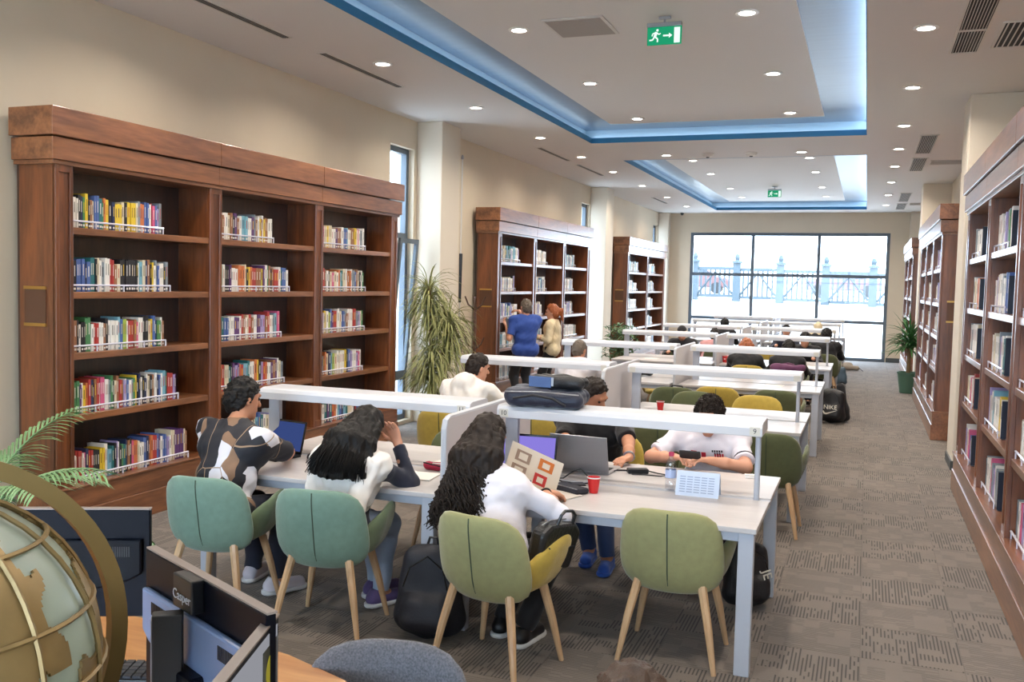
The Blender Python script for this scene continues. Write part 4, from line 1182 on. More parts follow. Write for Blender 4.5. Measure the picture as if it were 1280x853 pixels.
# 5 boy with phone
REDP = mat('print_red', (190, 40, 60), .7); DRK = mat('print_black', (40, 40, 48), .7)
def tee_print(t, d):
    N, up, fr, sho, org = d['N'], d['up'], d['fr'], d['sho'], d['org']
    # printed marks lying on the cloth: short red bars below small dark lettering, and two red figures
    def patch(a, b_, w, h, m, nm):
        q = MB(); c = N - up*b_ + sho*a
        pts = []
        for (i, j) in ((-1, -1), (1, -1), (1, 1), (-1, 1)):
            p = c + sho*w*.5*i + up*h*.5*j
            pts.append(p + fr*(.163 + .02*(1-((a+w*.5*i)/.1)**2)*.35) - V3(*org))
        q.add(pts, [(0, 1, 2, 3)]); q.build(nm, m, t)
    for k in range(4): patch(-.075+k*.016-.03, .125, .011, .09, REDP, 'shirt_print')
    for k in range(5): patch(-.10+k*.015, .062, .010, .016, DRK, 'shirt_print')
    for k in range(3): patch(-.085+k*.015, .08, .010, .014, DRK, 'shirt_print')
    patch(.02, .10, .03, .05, REDP, 'shirt_print'); patch(.085, .10, .04, .06, REDP, 'shirt_print')
    for S, E_, W_, hd in d['arms']:
        e = S+(E_-S)*.70; a = un(E_-S); u = un(np.cross(a, V3(.2, .3, .9))); w = np.cross(a, u); c = e-V3(*org)
        MB().tube([c+(u*math.cos(k*PI/8)+w*math.sin(k*PI/8))*.0645 for k in range(17)], .0045, 5).build('sleeve_stripe', DRK, t)
person('boy with dark curly hair in white T-shirt holding a phone', (-.94, 6.56, .57), (-.955, 6.42, .945), (-.945, 6.32, 1.055), (-.08, -.88, -.45),
       [((-1.125, 6.07, .805), (.75, -.6, .12), (-1, .2, -.4)), ((-.895, 6.06, .805), (-.8, -.55, .12), (1, .2, -.4))], [((-1.02, 6.15, 0), (0, -1, 0)), ((-.85, 6.2, 0), (0, -1, 0))],
       WSHIRT, BLKT, (BLACKP, WHITE), SKIN, hair_short(HAIRB, .006, 110, .02, .03, True, seed=21), vox=.007, sleeve=.78, sw=.2, extra=tee_print, sho=(-1, 0, 0), curl=(.6, .9))
# 6 .. mid-distance
person('man with short dark hair in a cream hoodie in the second row', (-3.34, 7.5, .57), (-3.29, 7.74, 1.0), (-3.26, 7.86, 1.135), (.6, .75, -.25),
       [((-3.02, 8.05, .79), (.1, 1, 0), (.9, 0, -.6)), ((-3.45, 8.1, .79), (.2, 1, 0), (-.9, 0, -.6))], [((-3.2, 7.95, 0), (0, 1, 0)), ((-3.42, 7.95, 0), (0, 1, 0))],
       WHOOD, NAVYT, (SNW, WHITE), SKIN, hair_short(HAIRB, .004, 130, .014, .05, seed=31), vox=.009, sleeve=1.9, sw=.21, hood=True, sho=(.97, -.2, 0))
person('man with cropped hair in a white shirt seated in the third row', (-3.27, 10.8, .57), (-3.26, 11.0, .98), (-3.26, 11.08, 1.105), (.2, .9, -.3),
       [((-3.02, 11.42, .79), (.1, 1, 0)), ((-3.45, 11.42, .79), (.2, 1, 0))], [((-3.15, 11.2, 0), (0, 1, 0)), ((-3.4, 11.2, 0), (0, 1, 0))],
       WSHIRT, NAVYT, skin=SKIN2, hair=hair_short(HAIRG, .003, 150, .008, .05, seed=33), vox=.012, sleeve=1.0, sw=.21)
person('standing man in a blue polo shirt reaching to the bookcase', (-4.84, 13.52, .90), (-4.85, 13.53, 1.40), (-4.86, 13.56, 1.545), (-.72, .69, 0),
       [((-5.10, 13.92, 1.47), (-.9, .3, .1), (.2, .5, -1)), ((-5.12, 13.45, 1.24), (-.5, .3, .8), (-.1, -.35, -1))], [((-4.80, 13.62, 0), (-.7, .7, 0)), ((-4.92, 13.42, 0), (-.7, .7, 0))],
       POLO, BLKT, skin=SKIN, hair=hair_short(HAIRG, .003, 150, .007, .05, seed=35), vox=.009, sleeve=.8, sw=.2, seated=False, shirt_len=.13)
person('standing woman with red ponytail in a cream jacket at the bookcase', (-4.70, 14.4, .86), (-4.70, 14.42, 1.31), (-4.715, 14.42, 1.45), (-.95, -.1, -.1),
       [((-4.93, 14.45, 1.06), (-1, .1, .2)), ((-4.90, 14.22, 1.06), (-1, .2, .2))], [((-4.68, 14.52, 0), (-1, 0, 0)), ((-4.72, 14.3, 0), (-1, 0, 0))],
       CREAM, BLKT, skin=SKIN, hair=hair_long(HAIRR, .2, 41, tail=True, n=0), vox=.009, sleeve=1.9, sw=.165, sc=.93, seated=False, shirt_len=.12)
def sit(label, x, y, z, s, shirt, hair, skin=SKIN, sleeve=1.9, lean=.12, look=(0, 1, -.35), sw=.18, extra=None):
    """far figure on a chair; s = +1 faces the window, -1 faces the camera; x, y, z = head centre"""
    hy = y - s*(lean+.12)
    hd = [((x+s*.16, y+s*.32, .79), (0, s, 0)), ((x-s*.16, y+s*.32, .79), (0, s, 0))]
    ft = [((x+s*.1, hy+s*.42, 0), (0, s, 0)), ((x-s*.1, hy+s*.42, 0), (0, s, 0))]
    return person(label, (x, hy, .57), (x, y-s*.07, z-.125), (x, y, z), (look[0], look[1]*s, look[2]), hd, ft, shirt, BLKT, skin=skin, hair=hair, vox=.013, cvox=.013, sleeve=sleeve, sw=sw, extra=extra)
def scarf(m):
    def f(t, K, HM, N, fr, sho, up, org, vox):
        hx, face, hz = HM; F = Field(K-.34, K+.24, .01)
        F.ell(K+hz*.015-face*.012, (.095, .112, .122), HM, .01, un(face), .055); F.cone(K-hz*.09, N-up*.03, .085, .11, .05); F.cone(N-up*.04+sho*.1, N-up*.04-sho*.1, .09, .09, .05)
        F.noise(.004, 60, 8); F.obj('headscarf', m, t, org)
    return f
def cap_hat(m):
    def f(t, K, HM, N, fr, sho, up, org, vox):
        hx, face, hz = HM; F = Field(K-.25, K+.25, .009)
        F.ell(K+hz*.03-face*.01, (.09, .108, .112), HM, .01, -hz, -.03); F.cone(K+face*.1+hz*.055, K+face*.16+hz*.045, .03, .02, .02)
        F.obj('cap', m, t, org)
    return f
sit('red-haired woman in black seen from behind in the fourth row', -1.63, 14.25, 1.04, 1, BLKS, hair_long(HAIRR, .34, 51, 1.1, n=0))
sit('person with dark hair in black beside the red-haired woman', -1.03, 14.25, 1.04, 1, BLKS, hair_short(HAIRK, .004, 120, .018, .06, seed=52))
sit('dark haired person facing us across the fourth row at right', -.93, 16.42, 1.07, -1, BLKS, hair_short(HAIRK, .004, 120, .018, .05, seed=53))
sit('person in a black cap and black jacket facing us at left', -2.98, 16.4, 1.10, -1, BLKS, cap_hat(BLKS), look=(.1, 1, -.3))
sit('person in a pale pink top at the fifth row left', -2.62, 17.75, 1.02, 1, PINKS, hair_short(HAIRB, .004, 120, .016, .05, seed=55))
sit('person in black sitting at right end of the fifth row', -.63, 17.5, 1.11, 1, BLKS, hair_short(HAIRK, .004, 120, .018, .06, seed=56))
sit('dark haired person facing us across the fifth row', -1.48, 19.72, 1.06, -1, NAVYS, hair_short(HAIRK, .004, 120, .018, .05, seed=57))
sit('person in a pale headscarf near the window', -.93, 20.9, 1.10, 1, BLKS, scarf(CREAM))
sit('dark haired person in black at the sixth row left', -2.87, 20.9, 1.11, 1, BLKS, hair_short(HAIRK, .004, 120, .018, .06, seed=59))
# head that just enters the frame at the bottom
person('brown-haired head peeking in at the bottom edge', (-.50, 1.86, .50), (-.48, 2.0, .80), (-.47, 2.08, .905), (.1, .8, -.55),
       [((-.35, 2.3, .55), (0, 1, -.2)), ((-.65, 2.3, .55), (0, 1, -.2))], [((-.4, 2.25, 0), (0, 1, 0)), ((-.6, 2.25, 0), (0, 1, 0))],
       BLKS, BLKT, hair=hair_short(mat('hair_brown', (74, 52, 38), .45, bump=.5, bscale=260), .005, 120, .016, .05, seed=61), vox=.012, sleeve=1.9, sw=.17, sc=.9)
chair('grey', -.5, 1.84, 0, 'grey chair under the person at the bottom edge')
# ================================================================== THINGS ON AND AROUND THE TABLES
TZ = .745
SILV = mat('laptop_silver', (176, 174, 176), .35, .6); KEYB = mat('keys_dark', (40, 42, 48), .6)
def laptop(x, y, rz, label, body, screen, w=.33, d=.225, h=.215, tilt=14, zz=TZ):
    """user sits at local -y looking to +y; hinge at y = 0"""
    t = thing('laptop', label, 'laptop', (x, y, zz), rz, 'open laptops')
    b = MB().box(-w/2, w/2, -d, 0, .0, .016).build('base', body, t, bevel=.004)
    MB().box(-w/2+.02, w/2-.02, -d+.09, -.02, .016, .0175).build('keyboard', KEYB, b)
    MB().box(-.05, .05, -d+.015, -d+.075, .016, .0168).build('touchpad', BLACKS if body is BLACKP else CHROME, b)
    l = MB().box(-w/2, w/2, -.004, .003, 0, h).build('lid', body, t, bevel=.002)
    l.location = (0, 0, .014); l.rotation_euler = (-math.radians(tilt), 0, 0)
    MB().box(-w/2+.004, w/2-.004, -.0048, -.004, .006, h-.004).build('bezel', BLACKS, l)
    MB().box(-w/2+.012, w/2-.012, -.0054, -.0048, .018, h-.014).build('screen', screen, l)
    return t
SCRN = emis('screen_navy', (.03, .05, .16), .9); SCRP = emis('screen_violet', (.20, .16, .55), .9)
laptop(-3.57, 5.27, rd(-12), 'black laptop with dark screen in front of the man at left', BLACKP, SCRN)
laptop(-1.62, 5.60, PI-rd(3), 'silver laptop with its back to us before the man in black', SILV, SCRP, .37, .25, .235, 16)
laptop(-1.90, 5.40, rd(4), 'laptop with a violet screen behind the newspaper', BLACKP, SCRP, .35, .24, .23, 14)
bpy.data.objects['laptop.002']
RED = mat('cup_red', (206, 38, 40), .4); WHT = mat('print_white', (236, 232, 228), .5)
def cup(x, y, label, z=TZ, s=1.0):
    t = thing('paper_cup', label, 'cup', (x, y, z), R_.uniform(0, 6), 'red paper cups')
    MB().lathe([(.024*s, 0), (.025*s, .002), (.036*s, .084*s), (.0385*s, .086*s), (.0385*s, .09*s), (.034*s, .088*s), (.033*s, .08*s), (.024*s, .006)], 22).build('wall', RED, t, smooth=False)
    MB().lathe([(.0365*s, .083*s), (.0392*s, .085*s), (.0392*s, .0905*s), (.0365*s, .0905*s)], 22, caps=False).build('rim', WHT, t)
    m = MB()
    for k in range(6):
        a = -PI/2+.35*(k/5-.5)*1.6; r = .0318*s+.0006
        m.add([(r*math.cos(a+q), r*math.sin(a+q), .045*s+zz_) for q, zz_ in ((-.04, -.008-.006*(k % 2)), (.04, -.008), (.04, .008), (-.04, .010+.006*(k % 2)))], [(0, 1, 2, 3)])
    m.build('print', WHT, t)
cup(-1.39, 5.08, 'red paper cup on the front table beside the laptop cables')
cup(-1.77, 8.75, 'red paper cup alone on the second row table')
for dx, dy, lab in ((-.08, 0, 'red cup at left of the cluster on the far fourth row table'), (0, .06, 'red cup in middle of the cluster on the fourth row table'), (.08, -.02, 'red cup at right of the cluster on the fourth row table')):
    cup(-1.95+dx, 14.95+dy, lab, s=1.25)
# water bottle
t = thing('water_bottle', 'clear plastic water bottle with a pink cap', 'bottle', (-1.01, 5.36, TZ))
PET = glass_pane('clear_plastic', (.93, .95, .98), .16)
MB().lathe([(.024, 0), (.031, .004), (.032, .05), (.029, .06), (.032, .07), (.032, .12), (.030, .128), (.032, .136), (.026, .165), (.013, .188), (.013, .2)], 20).build('bottle_body', PET, t, smooth=True)
MB().lathe([(.0155, .196), (.0155, .216), (.013, .219), (.002, .219)], 16).build('cap', mat('cap_pink', (214, 70, 110), .5), t)
MB().lathe([(.0324, .072), (.0324, .118)], 20, caps=False).build('label_band', mat('bottle_label', (176, 190, 224), .5), t)
# folded notice cards on the channel
CARD = mat('card_pale_blue', (196, 208, 228), .6)
def notice(x, y, label, w=.24, rz=0):
    t = thing('notice_card', label, 'card', (x, y, TZ), rz, 'folded notice cards on the tables')
    m = MB(); m.prism([(-.05, 0), (-.048, 0), (.0, .128), (.048, 0), (.05, 0), (.0, .132)], 'x', -w/2, w/2); m.build('folded_sheet', CARD, t)
    p = MB()
    for k in range(5):
        for j in range(7):
            x0 = -w/2+.02+k*(w-.04)/5; u = .15+.1*j; yy0 = -.0515+.05*u; z0 = .132*u
            p.add([(x0, yy0, z0), (x0+(w-.04)/5*.8, yy0, z0), (x0+(w-.04)/5*.8, yy0+.002, z0+.0053), (x0, yy0+.002, z0+.0053)], [(0, 1, 2, 3)])
    p.build('printed_lines', mat('print_blue_grey', (150, 164, 190), .7), t)
notice(-.84, 5.29, 'pale blue folded notice card in front of the boy with phone')
notice(-3.15, 5.40, 'pale blue folded notice card beside the mouse on left table')
# mouse
t = thing('computer_mouse', 'black computer mouse on the left table', 'mouse', (-3.33, 5.24, TZ), rd(20))
F = Field((-.07, -.07, -.005), (.07, .07, .06), .004); F.ell((0, 0, .006), (.032, .055, .03)); F.plane((0, 0, .001), (0, 0, -1)); F.obj('shell', BLACKP, t, (0, 0, 0))
MB().cyl((-.004, .028, .034), (.004, .028, .034), .006, n=10).build('wheel', CHROME, t)
# notebooks, pencil case, papers
def flat(x, y, w, d, rz, label, m, name='notebook', th=.012, cat='notebook', z=TZ, page=True):
    t = thing(name, label, cat, (x, y, z), rz)
    MB().box(-w/2, w/2, -d/2, d/2, 0, th).build('pages', PAPER if page else m, t, bevel=.002)
    MB().box(-w/2-.002, w/2+.002, -d/2-.002, d/2+.002, -.0 if False else th, th+.0015).build('cover', m, t)
    return t
flat(-2.50, 5.02, .30, .21, rd(6), 'open white exercise book on the table next to the girl', PAPER, 'exercise_book', .008)
flat(-2.45, 5.55, .21, .29, rd(-8), 'sheet of white paper lying behind the pencil case', PAPER, 'paper_sheet', .003, 'paper')
t = thing('pencil_case', 'open crimson pencil case on the left table', 'pencil case', (-2.40, 5.24, TZ), rd(-4))
CRIM = mat('crimson_cloth', (170, 36, 66), .7)
F = Field((-.16, -.07, -.01), (.16, .07, .08), .005); F.cone((-.1, 0, .03), (.1, 0, .03), .03, .03); F.plane((0, 0, .045), (0, -.35, 1)); F.plane((0, 0, .002), (0, 0, -1)); F.noise(.002, 60, 3); F.obj('pouch', CRIM, t, (0, 0, 0))
MB().tube([(-.12, -.02, .046), (0, -.034, .036), (.12, -.02, .046)], .004, 6).build('zip', INK, t)
MB().cyl((-.06, -.012, .045), (.07, -.012, .048), .004, n=8).build('pen', WHT, t)
# newspaper held up, with pictures
t = thing('newspaper', 'newspaper page with framed pictures held by the curly-haired woman', 'newspaper', (-1.70, 4.93, .875))
NP = mat('newsprint', (216, 206, 190), .8)
ax = Vector((.27, .10, -.125)); ay = Vector((.04, .05, .19)); nn = ax.cross(ay).normalized()
def npp(u, v, o=0.0):
    return tuple(ax*(u-.5) + ay*(v-.5) + nn*(o + .018*math.sin(u*PI)))
def sheet(u0, u1, v0, v1, o, nu=8, nv=3):
    return [[npp(u0+(u1-u0)*i/nu, v0+(v1-v0)*j/nv, o) for j in range(nv+1)] for i in range(nu+1)]
for o_ in (0, .004): MB().grid(sheet(0, 1, 0, 1, o_+.001)).grid([r[::-1] for r in sheet(0, 1, 0, 1, o_-.001)]).build('page', NP, t)
ORG = mat('picture_orange', (200, 112, 48), .7); RDP = mat('picture_red', (186, 50, 48), .7); GRP = mat('picture_taupe', (150, 128, 112), .7); BLP = mat('picture_blue', (70, 72, 120), .7)
for s_ in (-1, 1):
    for (u0, u1, v0, v1, m) in ((.12, .40, .56, .86, GRP), (.10, .38, .16, .46, GRP), (.56, .84, .58, .88, ORG), (.54, .78, .16, .46, RDP), (.42, .52, .05, .2, BLP)):
        g = sheet(u0, u1, v0, v1, s_*.0025 + (.004 if s_ > 0 else 0), 4, 2)
        MB().grid(g if s_ > 0 else [r[::-1] for r in g]).build('picture', m, t)
    for (u0, u1, v0, v1) in ((.18, .34, .62, .8), (.16, .32, .22, .4), (.63, .77, .65, .8), (.6, .72, .23, .38)):
        g = sheet(u0, u1, v0, v1, s_*.0032 + (.004 if s_ > 0 else 0), 4, 2)
        MB().grid(g if s_ > 0 else [r[::-1] for r in g]).build('picture', NP, t)
flat(-1.60, 4.86, .26, .32, rd(-20), 'open magazine lying under the woman\'s right hand', mat('magazine_page', (206, 198, 190), .5), 'magazine', .006, 'magazine')
flat(-1.86, 4.98, .3, .2, rd(10), 'stack of printed sheets under the newspaper', PAPER, 'paper_stack', .012, 'paper')
# phone in the boy's hands, phone on the table, charger and cables
t = thing('smartphone', 'black smartphone held in both hands by the boy', 'phone', (-1.01, 5.985, .845)); t.rotation_euler = (rd(35), 0, 0)
MB().box(-.068, .068, -.005, .005, -.034, .034).build('case', BLACKP, t, bevel=.006); MB().lathe([(.008, 0), (.008, .003)], 12, (.055, 0, 0)).build('lens', CHROME, t).rotation_euler = (PI/2, 0, 0)
flat(-.62, 5.92, .07, .04, rd(10), 'small white charger by the post at table right end', WHT, 'phone_charger', .02, 'charger', page=False)
t = thing('power_adapter', 'black laptop power adapter lying on the table with cables', 'adapter', (-1.29, 5.74, TZ), rd(25))
MB().box(-.065, .065, -.03, .03, 0, .03).build('brick', BLACKP, t, bevel=.006)
MB().tube([(-.065, 0, .015), (-.13, .03, .01), (-.2, -.02, .006), (-.28, .02, .006), (-.2, .06, .006), (-.1, .07, .006), (.0, .055, .006)], .004, 6).build('cable', BLACKP, t)
MB().tube([(.065, 0, .015), (.12, -.03, .006), (.17, -.08, .006), (.12, -.12, .006), (.04, -.08, .006), (-.05, -.06, .006)], .004, 6).build('cable', BLACKP, t)
t = thing('cable_bundle', 'black cable looping up between laptop and phone', 'cable', (-1.55, 5.28, TZ), 0)
MB().tube([(-.2, .02, .006), (-.1, .06, .01), (-.05, .09, .05), (0, .09, .07), (.05, .07, .03), (.1, .02, .006), (.02, -.03, .006), (-.08, -.02, .006), (-.16, .01, .02), (-.22, .04, .006)], .0045, 6).build('cord', BLACKP, t)
t = thing('smartphone', 'dark phone with a lit screen lying near the newspaper', 'phone', (-1.56, 5.22, TZ), rd(-60)); MB().box(-.037, .037, -.078, .078, 0, .009).build('case', BLACKP, t, bevel=.004); MB().box(-.034, .034, -.072, .072, .009, .0095).build('screen', mat('phone_glass', (70, 72, 84), .1), t)
t = thing('pencil_pouch', 'dark pouch beneath the open magazine', 'pouch', (-1.52, 5.05, TZ), rd(-30)); MB().box(-.11, .11, -.05, .05, 0, .035).build('body', mat('pouch_navy', (30, 32, 44), .7), t, bevel=.014); MB().tube([(-.1, -.04, .034), (.1, -.04, .034)], .003, 6).build('zip', CHROME, t)

# ---- bags
NAVB = mat('bag_navy', (24, 31, 52), .5, bump=.25, bscale=120, sheen=.2); BLKB = mat('bag_black', (24, 24, 28), .5, bump=.3, bscale=90); LEA = mat('bag_leather', (28, 28, 30), .35, bump=.3, bscale=60)
RT = 1.1865
t = thing('laptop_bag', 'large navy soft laptop bag lying on the lamp rail', 'bag', (-1.765, 5.33, RT), rd(4)); t.scale = (.93, .95, 1)
F = Field((-.3, -.2, -.03), (.32, .2, .16), .007)
for q in (-.09, .09): F.cone((-.2, q, .055), (.21, q, .05), .055, .05, .05)
F.cone((-.2, 0, .06), (.21, 0, .055), .055, .05, .04); F.plane((0, 0, .002), (0, 0, -1)); F.plane((0, 0, .105), (0, 0, 1)); F.noise(.006, 30, 5); F.noise(.002, 80, 6)
F.obj('bag_body', NAVB, t, (0, 0, 0))
MB().tube([(-.18, -.152, .05), (-.05, -.158, .075), (.08, -.158, .06), (.16, -.15, .02)], .008, 6).build('strap', BLKB, t)
MB().tube([(-.24, -.135, .085), (.0, -.15, .095), (.24, -.13, .085)], .004, 6).build('zip', CHROME, t)
t = thing('shoulder_bag', 'smaller blue and black bag resting on the navy laptop bag', 'bag', (-1.70, 5.36, RT+.104), rd(-6))
F = Field((-.22, -.16, -.03), (.24, .16, .14), .006)
F.cone((-.11, -.04, .04), (.14, -.03, .035), .045, .04, .04); F.cone((-.11, .06, .04), (.14, .05, .035), .045, .036, .04); F.plane((0, 0, .001), (0, 0, -1)); F.plane((0, 0, .078), (0, 0, 1)); F.noise(.004, 40, 7)
F.obj('bag_body', BLKB, t, (0, 0, 0))
MB().box(-.155, -.01, -.092, -.086, .008, .072).build('pocket', mat('bag_blue', (74, 98, 144), .6), t, bevel=.003)
MB().box(-.008, .006, -.094, -.088, .02, .07).build('buckle', CHROME, t)
def backpack(x, y, rz, label, m, s=1.0, lean=0.0, logo=None):
    t = thing('backpack', label, 'backpack', (x, y, 0), rz)
    F = Field((-.24, -.2, -.02), (.24, .22, .58), .01)
    F.cone((-.09, 0, .12), (-.075, .03+lean, .40), .1, .085, .05); F.cone((.09, 0, .12), (.075, .03+lean, .40), .1, .085, .05); F.cone((0, 0, .12), (0, .03+lean, .42), .11, .08, .05)
    F.cone((-.07, -.09, .13), (.07, -.09, .13), .07, .07, .03); F.cone((-.07, -.08, .2), (.07, -.08, .2), .06, .06, .03)
    F.plane((0, 0, .002), (0, 0, -1)); F.noise(.006, 26, 9); F.f *= 1.0
    o = F.obj('pack_body', m, t, (0, 0, 0))
    MB().tube([(-.03, .05+lean, .49), (-.02, .06+lean, .53), (.02, .06+lean, .53), (.03, .05+lean, .49)], .008, 6).build('handle', BLKB, t)
    for s_ in (-1, 1): MB().tube([(s_*.06, .11+lean, .45), (s_*.09, .17, .34), (s_*.1, .15, .2), (s_*.11, .1, .08)], [.018, .02, .012, .008], 6).build('strap', BLKB, t)
    MB().tube([(-.12, -.1, .3), (-.09, -.08, .40), (0, -.06+lean, .46), (.09, -.08, .40), (.12, -.1, .3)], .004, 6).build('zip', BLACKS, t)
    t.scale = (s, s, s)
    return t
backpack(-2.12, 4.50, rd(10), 'black backpack standing on the floor between the girl and the curly-haired woman', mat('pack_black_blue', (26, 28, 38), .6, bump=.2, bscale=100))
b9 = backpack(-.60, 5.72, rd(35), 'black backpack with pale lettering behind the right table leg', BLKB, .8)
WLOGO = mat('logo_white', (222, 218, 206), .6)
text('JE', .1, (.06, -.185, .30), (PI/2, rd(75), 0), WLOGO, b9, 'lettering', .002)
bn = backpack(-.40, 14.25, rd(-6), 'black sports bag with white logo at the end of the fourth row', BLKB, 1.0)
sw = MB(); pts = [(-.10, .02), (-.085, -.015), (-.05, -.025), (.11, .045), (-.04, .0), (-.07, .0), (-.085, .03)]
sw.add([(a_, -.172, .17+b_) for a_, b_ in pts], [tuple(range(len(pts)))]); sw.build('swoosh_logo', WLOGO, bn)
text('NIKE', .085, (0, -.15, .245), (PI/2, 0, 0), WLOGO, bn, 'lettering', .002)
t = thing('black_jacket', 'black jacket hanging from the chair beside the sports bag', 'jacket', (-.28, 14.5, 0)); F = Field((-.15, -.2, -.02), (.15, .2, .62), .012); F.cone((-.02, 0, .5), (.05, -.05, .1), .06, .09, .05); F.cone((0, .08, .5), (.02, .06, .08), .05, .08, .05); F.plane((0, 0, .002), (0, 0, -1)); F.noise(.01, 22, 4); F.obj('cloth', BLKS, t, (0, 0, 0))
MB().tube([(-.03, .04, .56), (0, .0, .58), (.03, .04, .56)], .01, 6).build('collar', BLKS, t)
t = thing('tote_bag', 'blue-grey bag on the floor at the sixth row', 'bag', (-.43, 19.95, 0)); F = Field((-.16, -.16, -.02), (.16, .16, .5), .012); F.cone((-.06, 0, .1), (-.05, 0, .32), .08, .06, .04); F.cone((.06, 0, .1), (.05, 0, .32), .08, .06, .04); F.plane((0, 0, .002), (0, 0, -1)); F.noise(.006, 26, 4); F.obj('bag_body', mat('bag_blue_grey', (76, 96, 112), .7), t, (0, 0, 0)); MB().tube([(-.05, 0, .36), (-.04, 0, .48), (.04, 0, .48), (.05, 0, .36)], .007, 6).build('handle', BLKB, t)
t = thing('cloth_bag', 'pale cloth bag lying on the floor by the window', 'bag', (-.30, 23.9, 0)); F = Field((-.35, -.25, -.02), (.35, .25, .3), .014); F.cone((-.18, 0, .08), (.15, 0, .07), .08, .06, .05); F.cone((-.1, .05, .14), (.02, .05, .14), .06, .05, .05); F.plane((0, 0, .002), (0, 0, -1)); F.noise(.01, 20, 4); F.obj('bag_body', mat('bag_beige', (150, 140, 128), .8), t, (0, 0, 0)); MB().tube([(.1, 0, .12), (.22, -.04, .06), (.3, -.1, .01)], .007, 6).build('strap', BLKB, t)
# handbag on the curly woman's chair
t = thing('leather_handbag', 'black leather handbag squeezed beside the curly-haired woman', 'bag', (-1.43, 4.40, .50)); t.rotation_euler = (rd(-10), rd(10), rd(-16))
MB().prism([(-.16, 0), (.15, 0), (.17, .2), (.1, .245), (-.12, .235), (-.18, .19)], 'x', -.045, .045).build('bag_body', LEA, t, bevel=.025, seg=3)
MB().prism([(-.12, .02), (.11, .02), (.12, .13), (-.13, .13)], 'x', .045, .058).build('pocket', LEA, t, bevel=.008)
MB().tube([(.03, -.07, .235), (.035, -.065, .285), (.03, -.03, .305), (.03, .04, .305), (.035, .07, .285), (.03, .075, .235)], .008, 8).build('handle', LEA, t)
MB().tube([(.0, -.16, .222), (.0, -.1, .246), (0, .1, .254), (0, .155, .225)], .004, 6).build('zip', CHROME, t)
# purple jacket and other bits further back
t = thing('purple_jacket', 'purple jacket draped over a chair back in the fourth row', 'jacket', (-1.0, 13.86, 0)); F = Field((-.36, -.16, .3), (.36, .2, .95), .012); F.cone((-.2, 0, .80), (.2, 0, .80), .05, .05, .04); F.cone((-.16, -.02, .78), (-.17, -.04, .5), .06, .05, .05); F.cone((.16, -.02, .78), (.17, -.04, .45), .06, .05, .05); F.cone((0, -.03, .78), (0, -.05, .5), .06, .05, .06); F.noise(.008, 26, 15); F.obj('cloth', PURP, t, (0, 0, 0)); MB().tube([(-.08, .02, .84), (0, -.02, .86), (.08, .02, .84)], .018, 6).build('collar', PURP, t)
t = thing('camouflage_bag', 'dark patterned bag lying on the chair behind the red cup', 'bag', (-1.95, 10.55, .44)); F = Field((-.25, -.14, -.02), (.25, .14, .36), .011); F.cone((-.14, 0, .14), (.15, 0, .13), .09, .08, .05); F.cone((-.1, 0, .25), (.1, 0, .25), .05, .05, .05); F.plane((0, 0, .0), (0, 0, -1)); F.noise(.008, 26, 16); F.obj('bag_body', mat('bag_camo', (86, 80, 68), .8, var=.7, vscale=14), t, (0, 0, 0)); MB().tube([(-.1, 0, .28), (-.05, 0, .36), (.05, 0, .36), (.1, 0, .28)], .01, 6).build('handle', BLKB, t)
chair('dark', -1.97, 10.55, .1, 'dark chair carrying the patterned bag near the divider')
t = thing('dark_satchel', 'black satchel lying on the third row table at left', 'bag', (-2.75, 12.1, TZ)); F = Field((-.25, -.16, -.02), (.25, .16, .2), .011); F.cone((-.14, 0, .07), (.14, 0, .06), .075, .06, .05); F.plane((0, 0, .0), (0, 0, -1)); F.noise(.008, 26, 17); F.obj('bag_body', BLKB, t, (0, 0, 0)); MB().tube([(-.14, -.06, .09), (0, -.09, .12), (.14, -.06, .09)], .01, 6).build('strap', BLKB, t)
for i, (x, y, rz) in enumerate(((-1.4, 8.35, .1), (-1.0, 11.7, -.1), (-1.55, 11.6, .05), (-2.9, 8.4, .2), (-2.7, 11.65, -.1), (-.8, 15.0, .1), (-3.2, 15.0, 0))):
    flat(x, y, .21, .297, rz, 'white sheet of paper on the %s' % ('second row right table', 'third row right table near its end', 'third row right table, middle', 'second row left table', 'third row left table', 'fourth row right table', 'fourth row left table')[i], PAPER, 'paper_sheet', .002, 'paper')
# things in standing people's hands
t = thing('smartphone', 'phone in the hand of the man in blue polo', 'phone', (-5.05, 13.33, 1.30)); t.rotation_euler = (rd(60), 0, rd(45)); MB().box(-.036, .036, -.075, .075, -.005, .005).build('case', BLACKP, t, bevel=.004); MB().box(-.033, .033, -.07, .07, .005, .0055).build('screen', mat('phone_glass', (70, 72, 84), .1), t)
t = thing('yellow_book', 'yellow book held by the red-haired standing woman', 'book', (-5.03, 14.33, 1.09)); t.rotation_euler = (rd(50), 0, rd(80)); MB().box(-.08, .08, -.11, .11, -.008, .008).build('pages', PAGE, t); MB().box(-.082, .082, -.112, .112, .008, .0105).box(-.082, .082, -.112, .112, -.0105, -.008).box(-.084, -.08, -.112, .112, -.0105, .0105).build('cover', BMAT['y'], t)

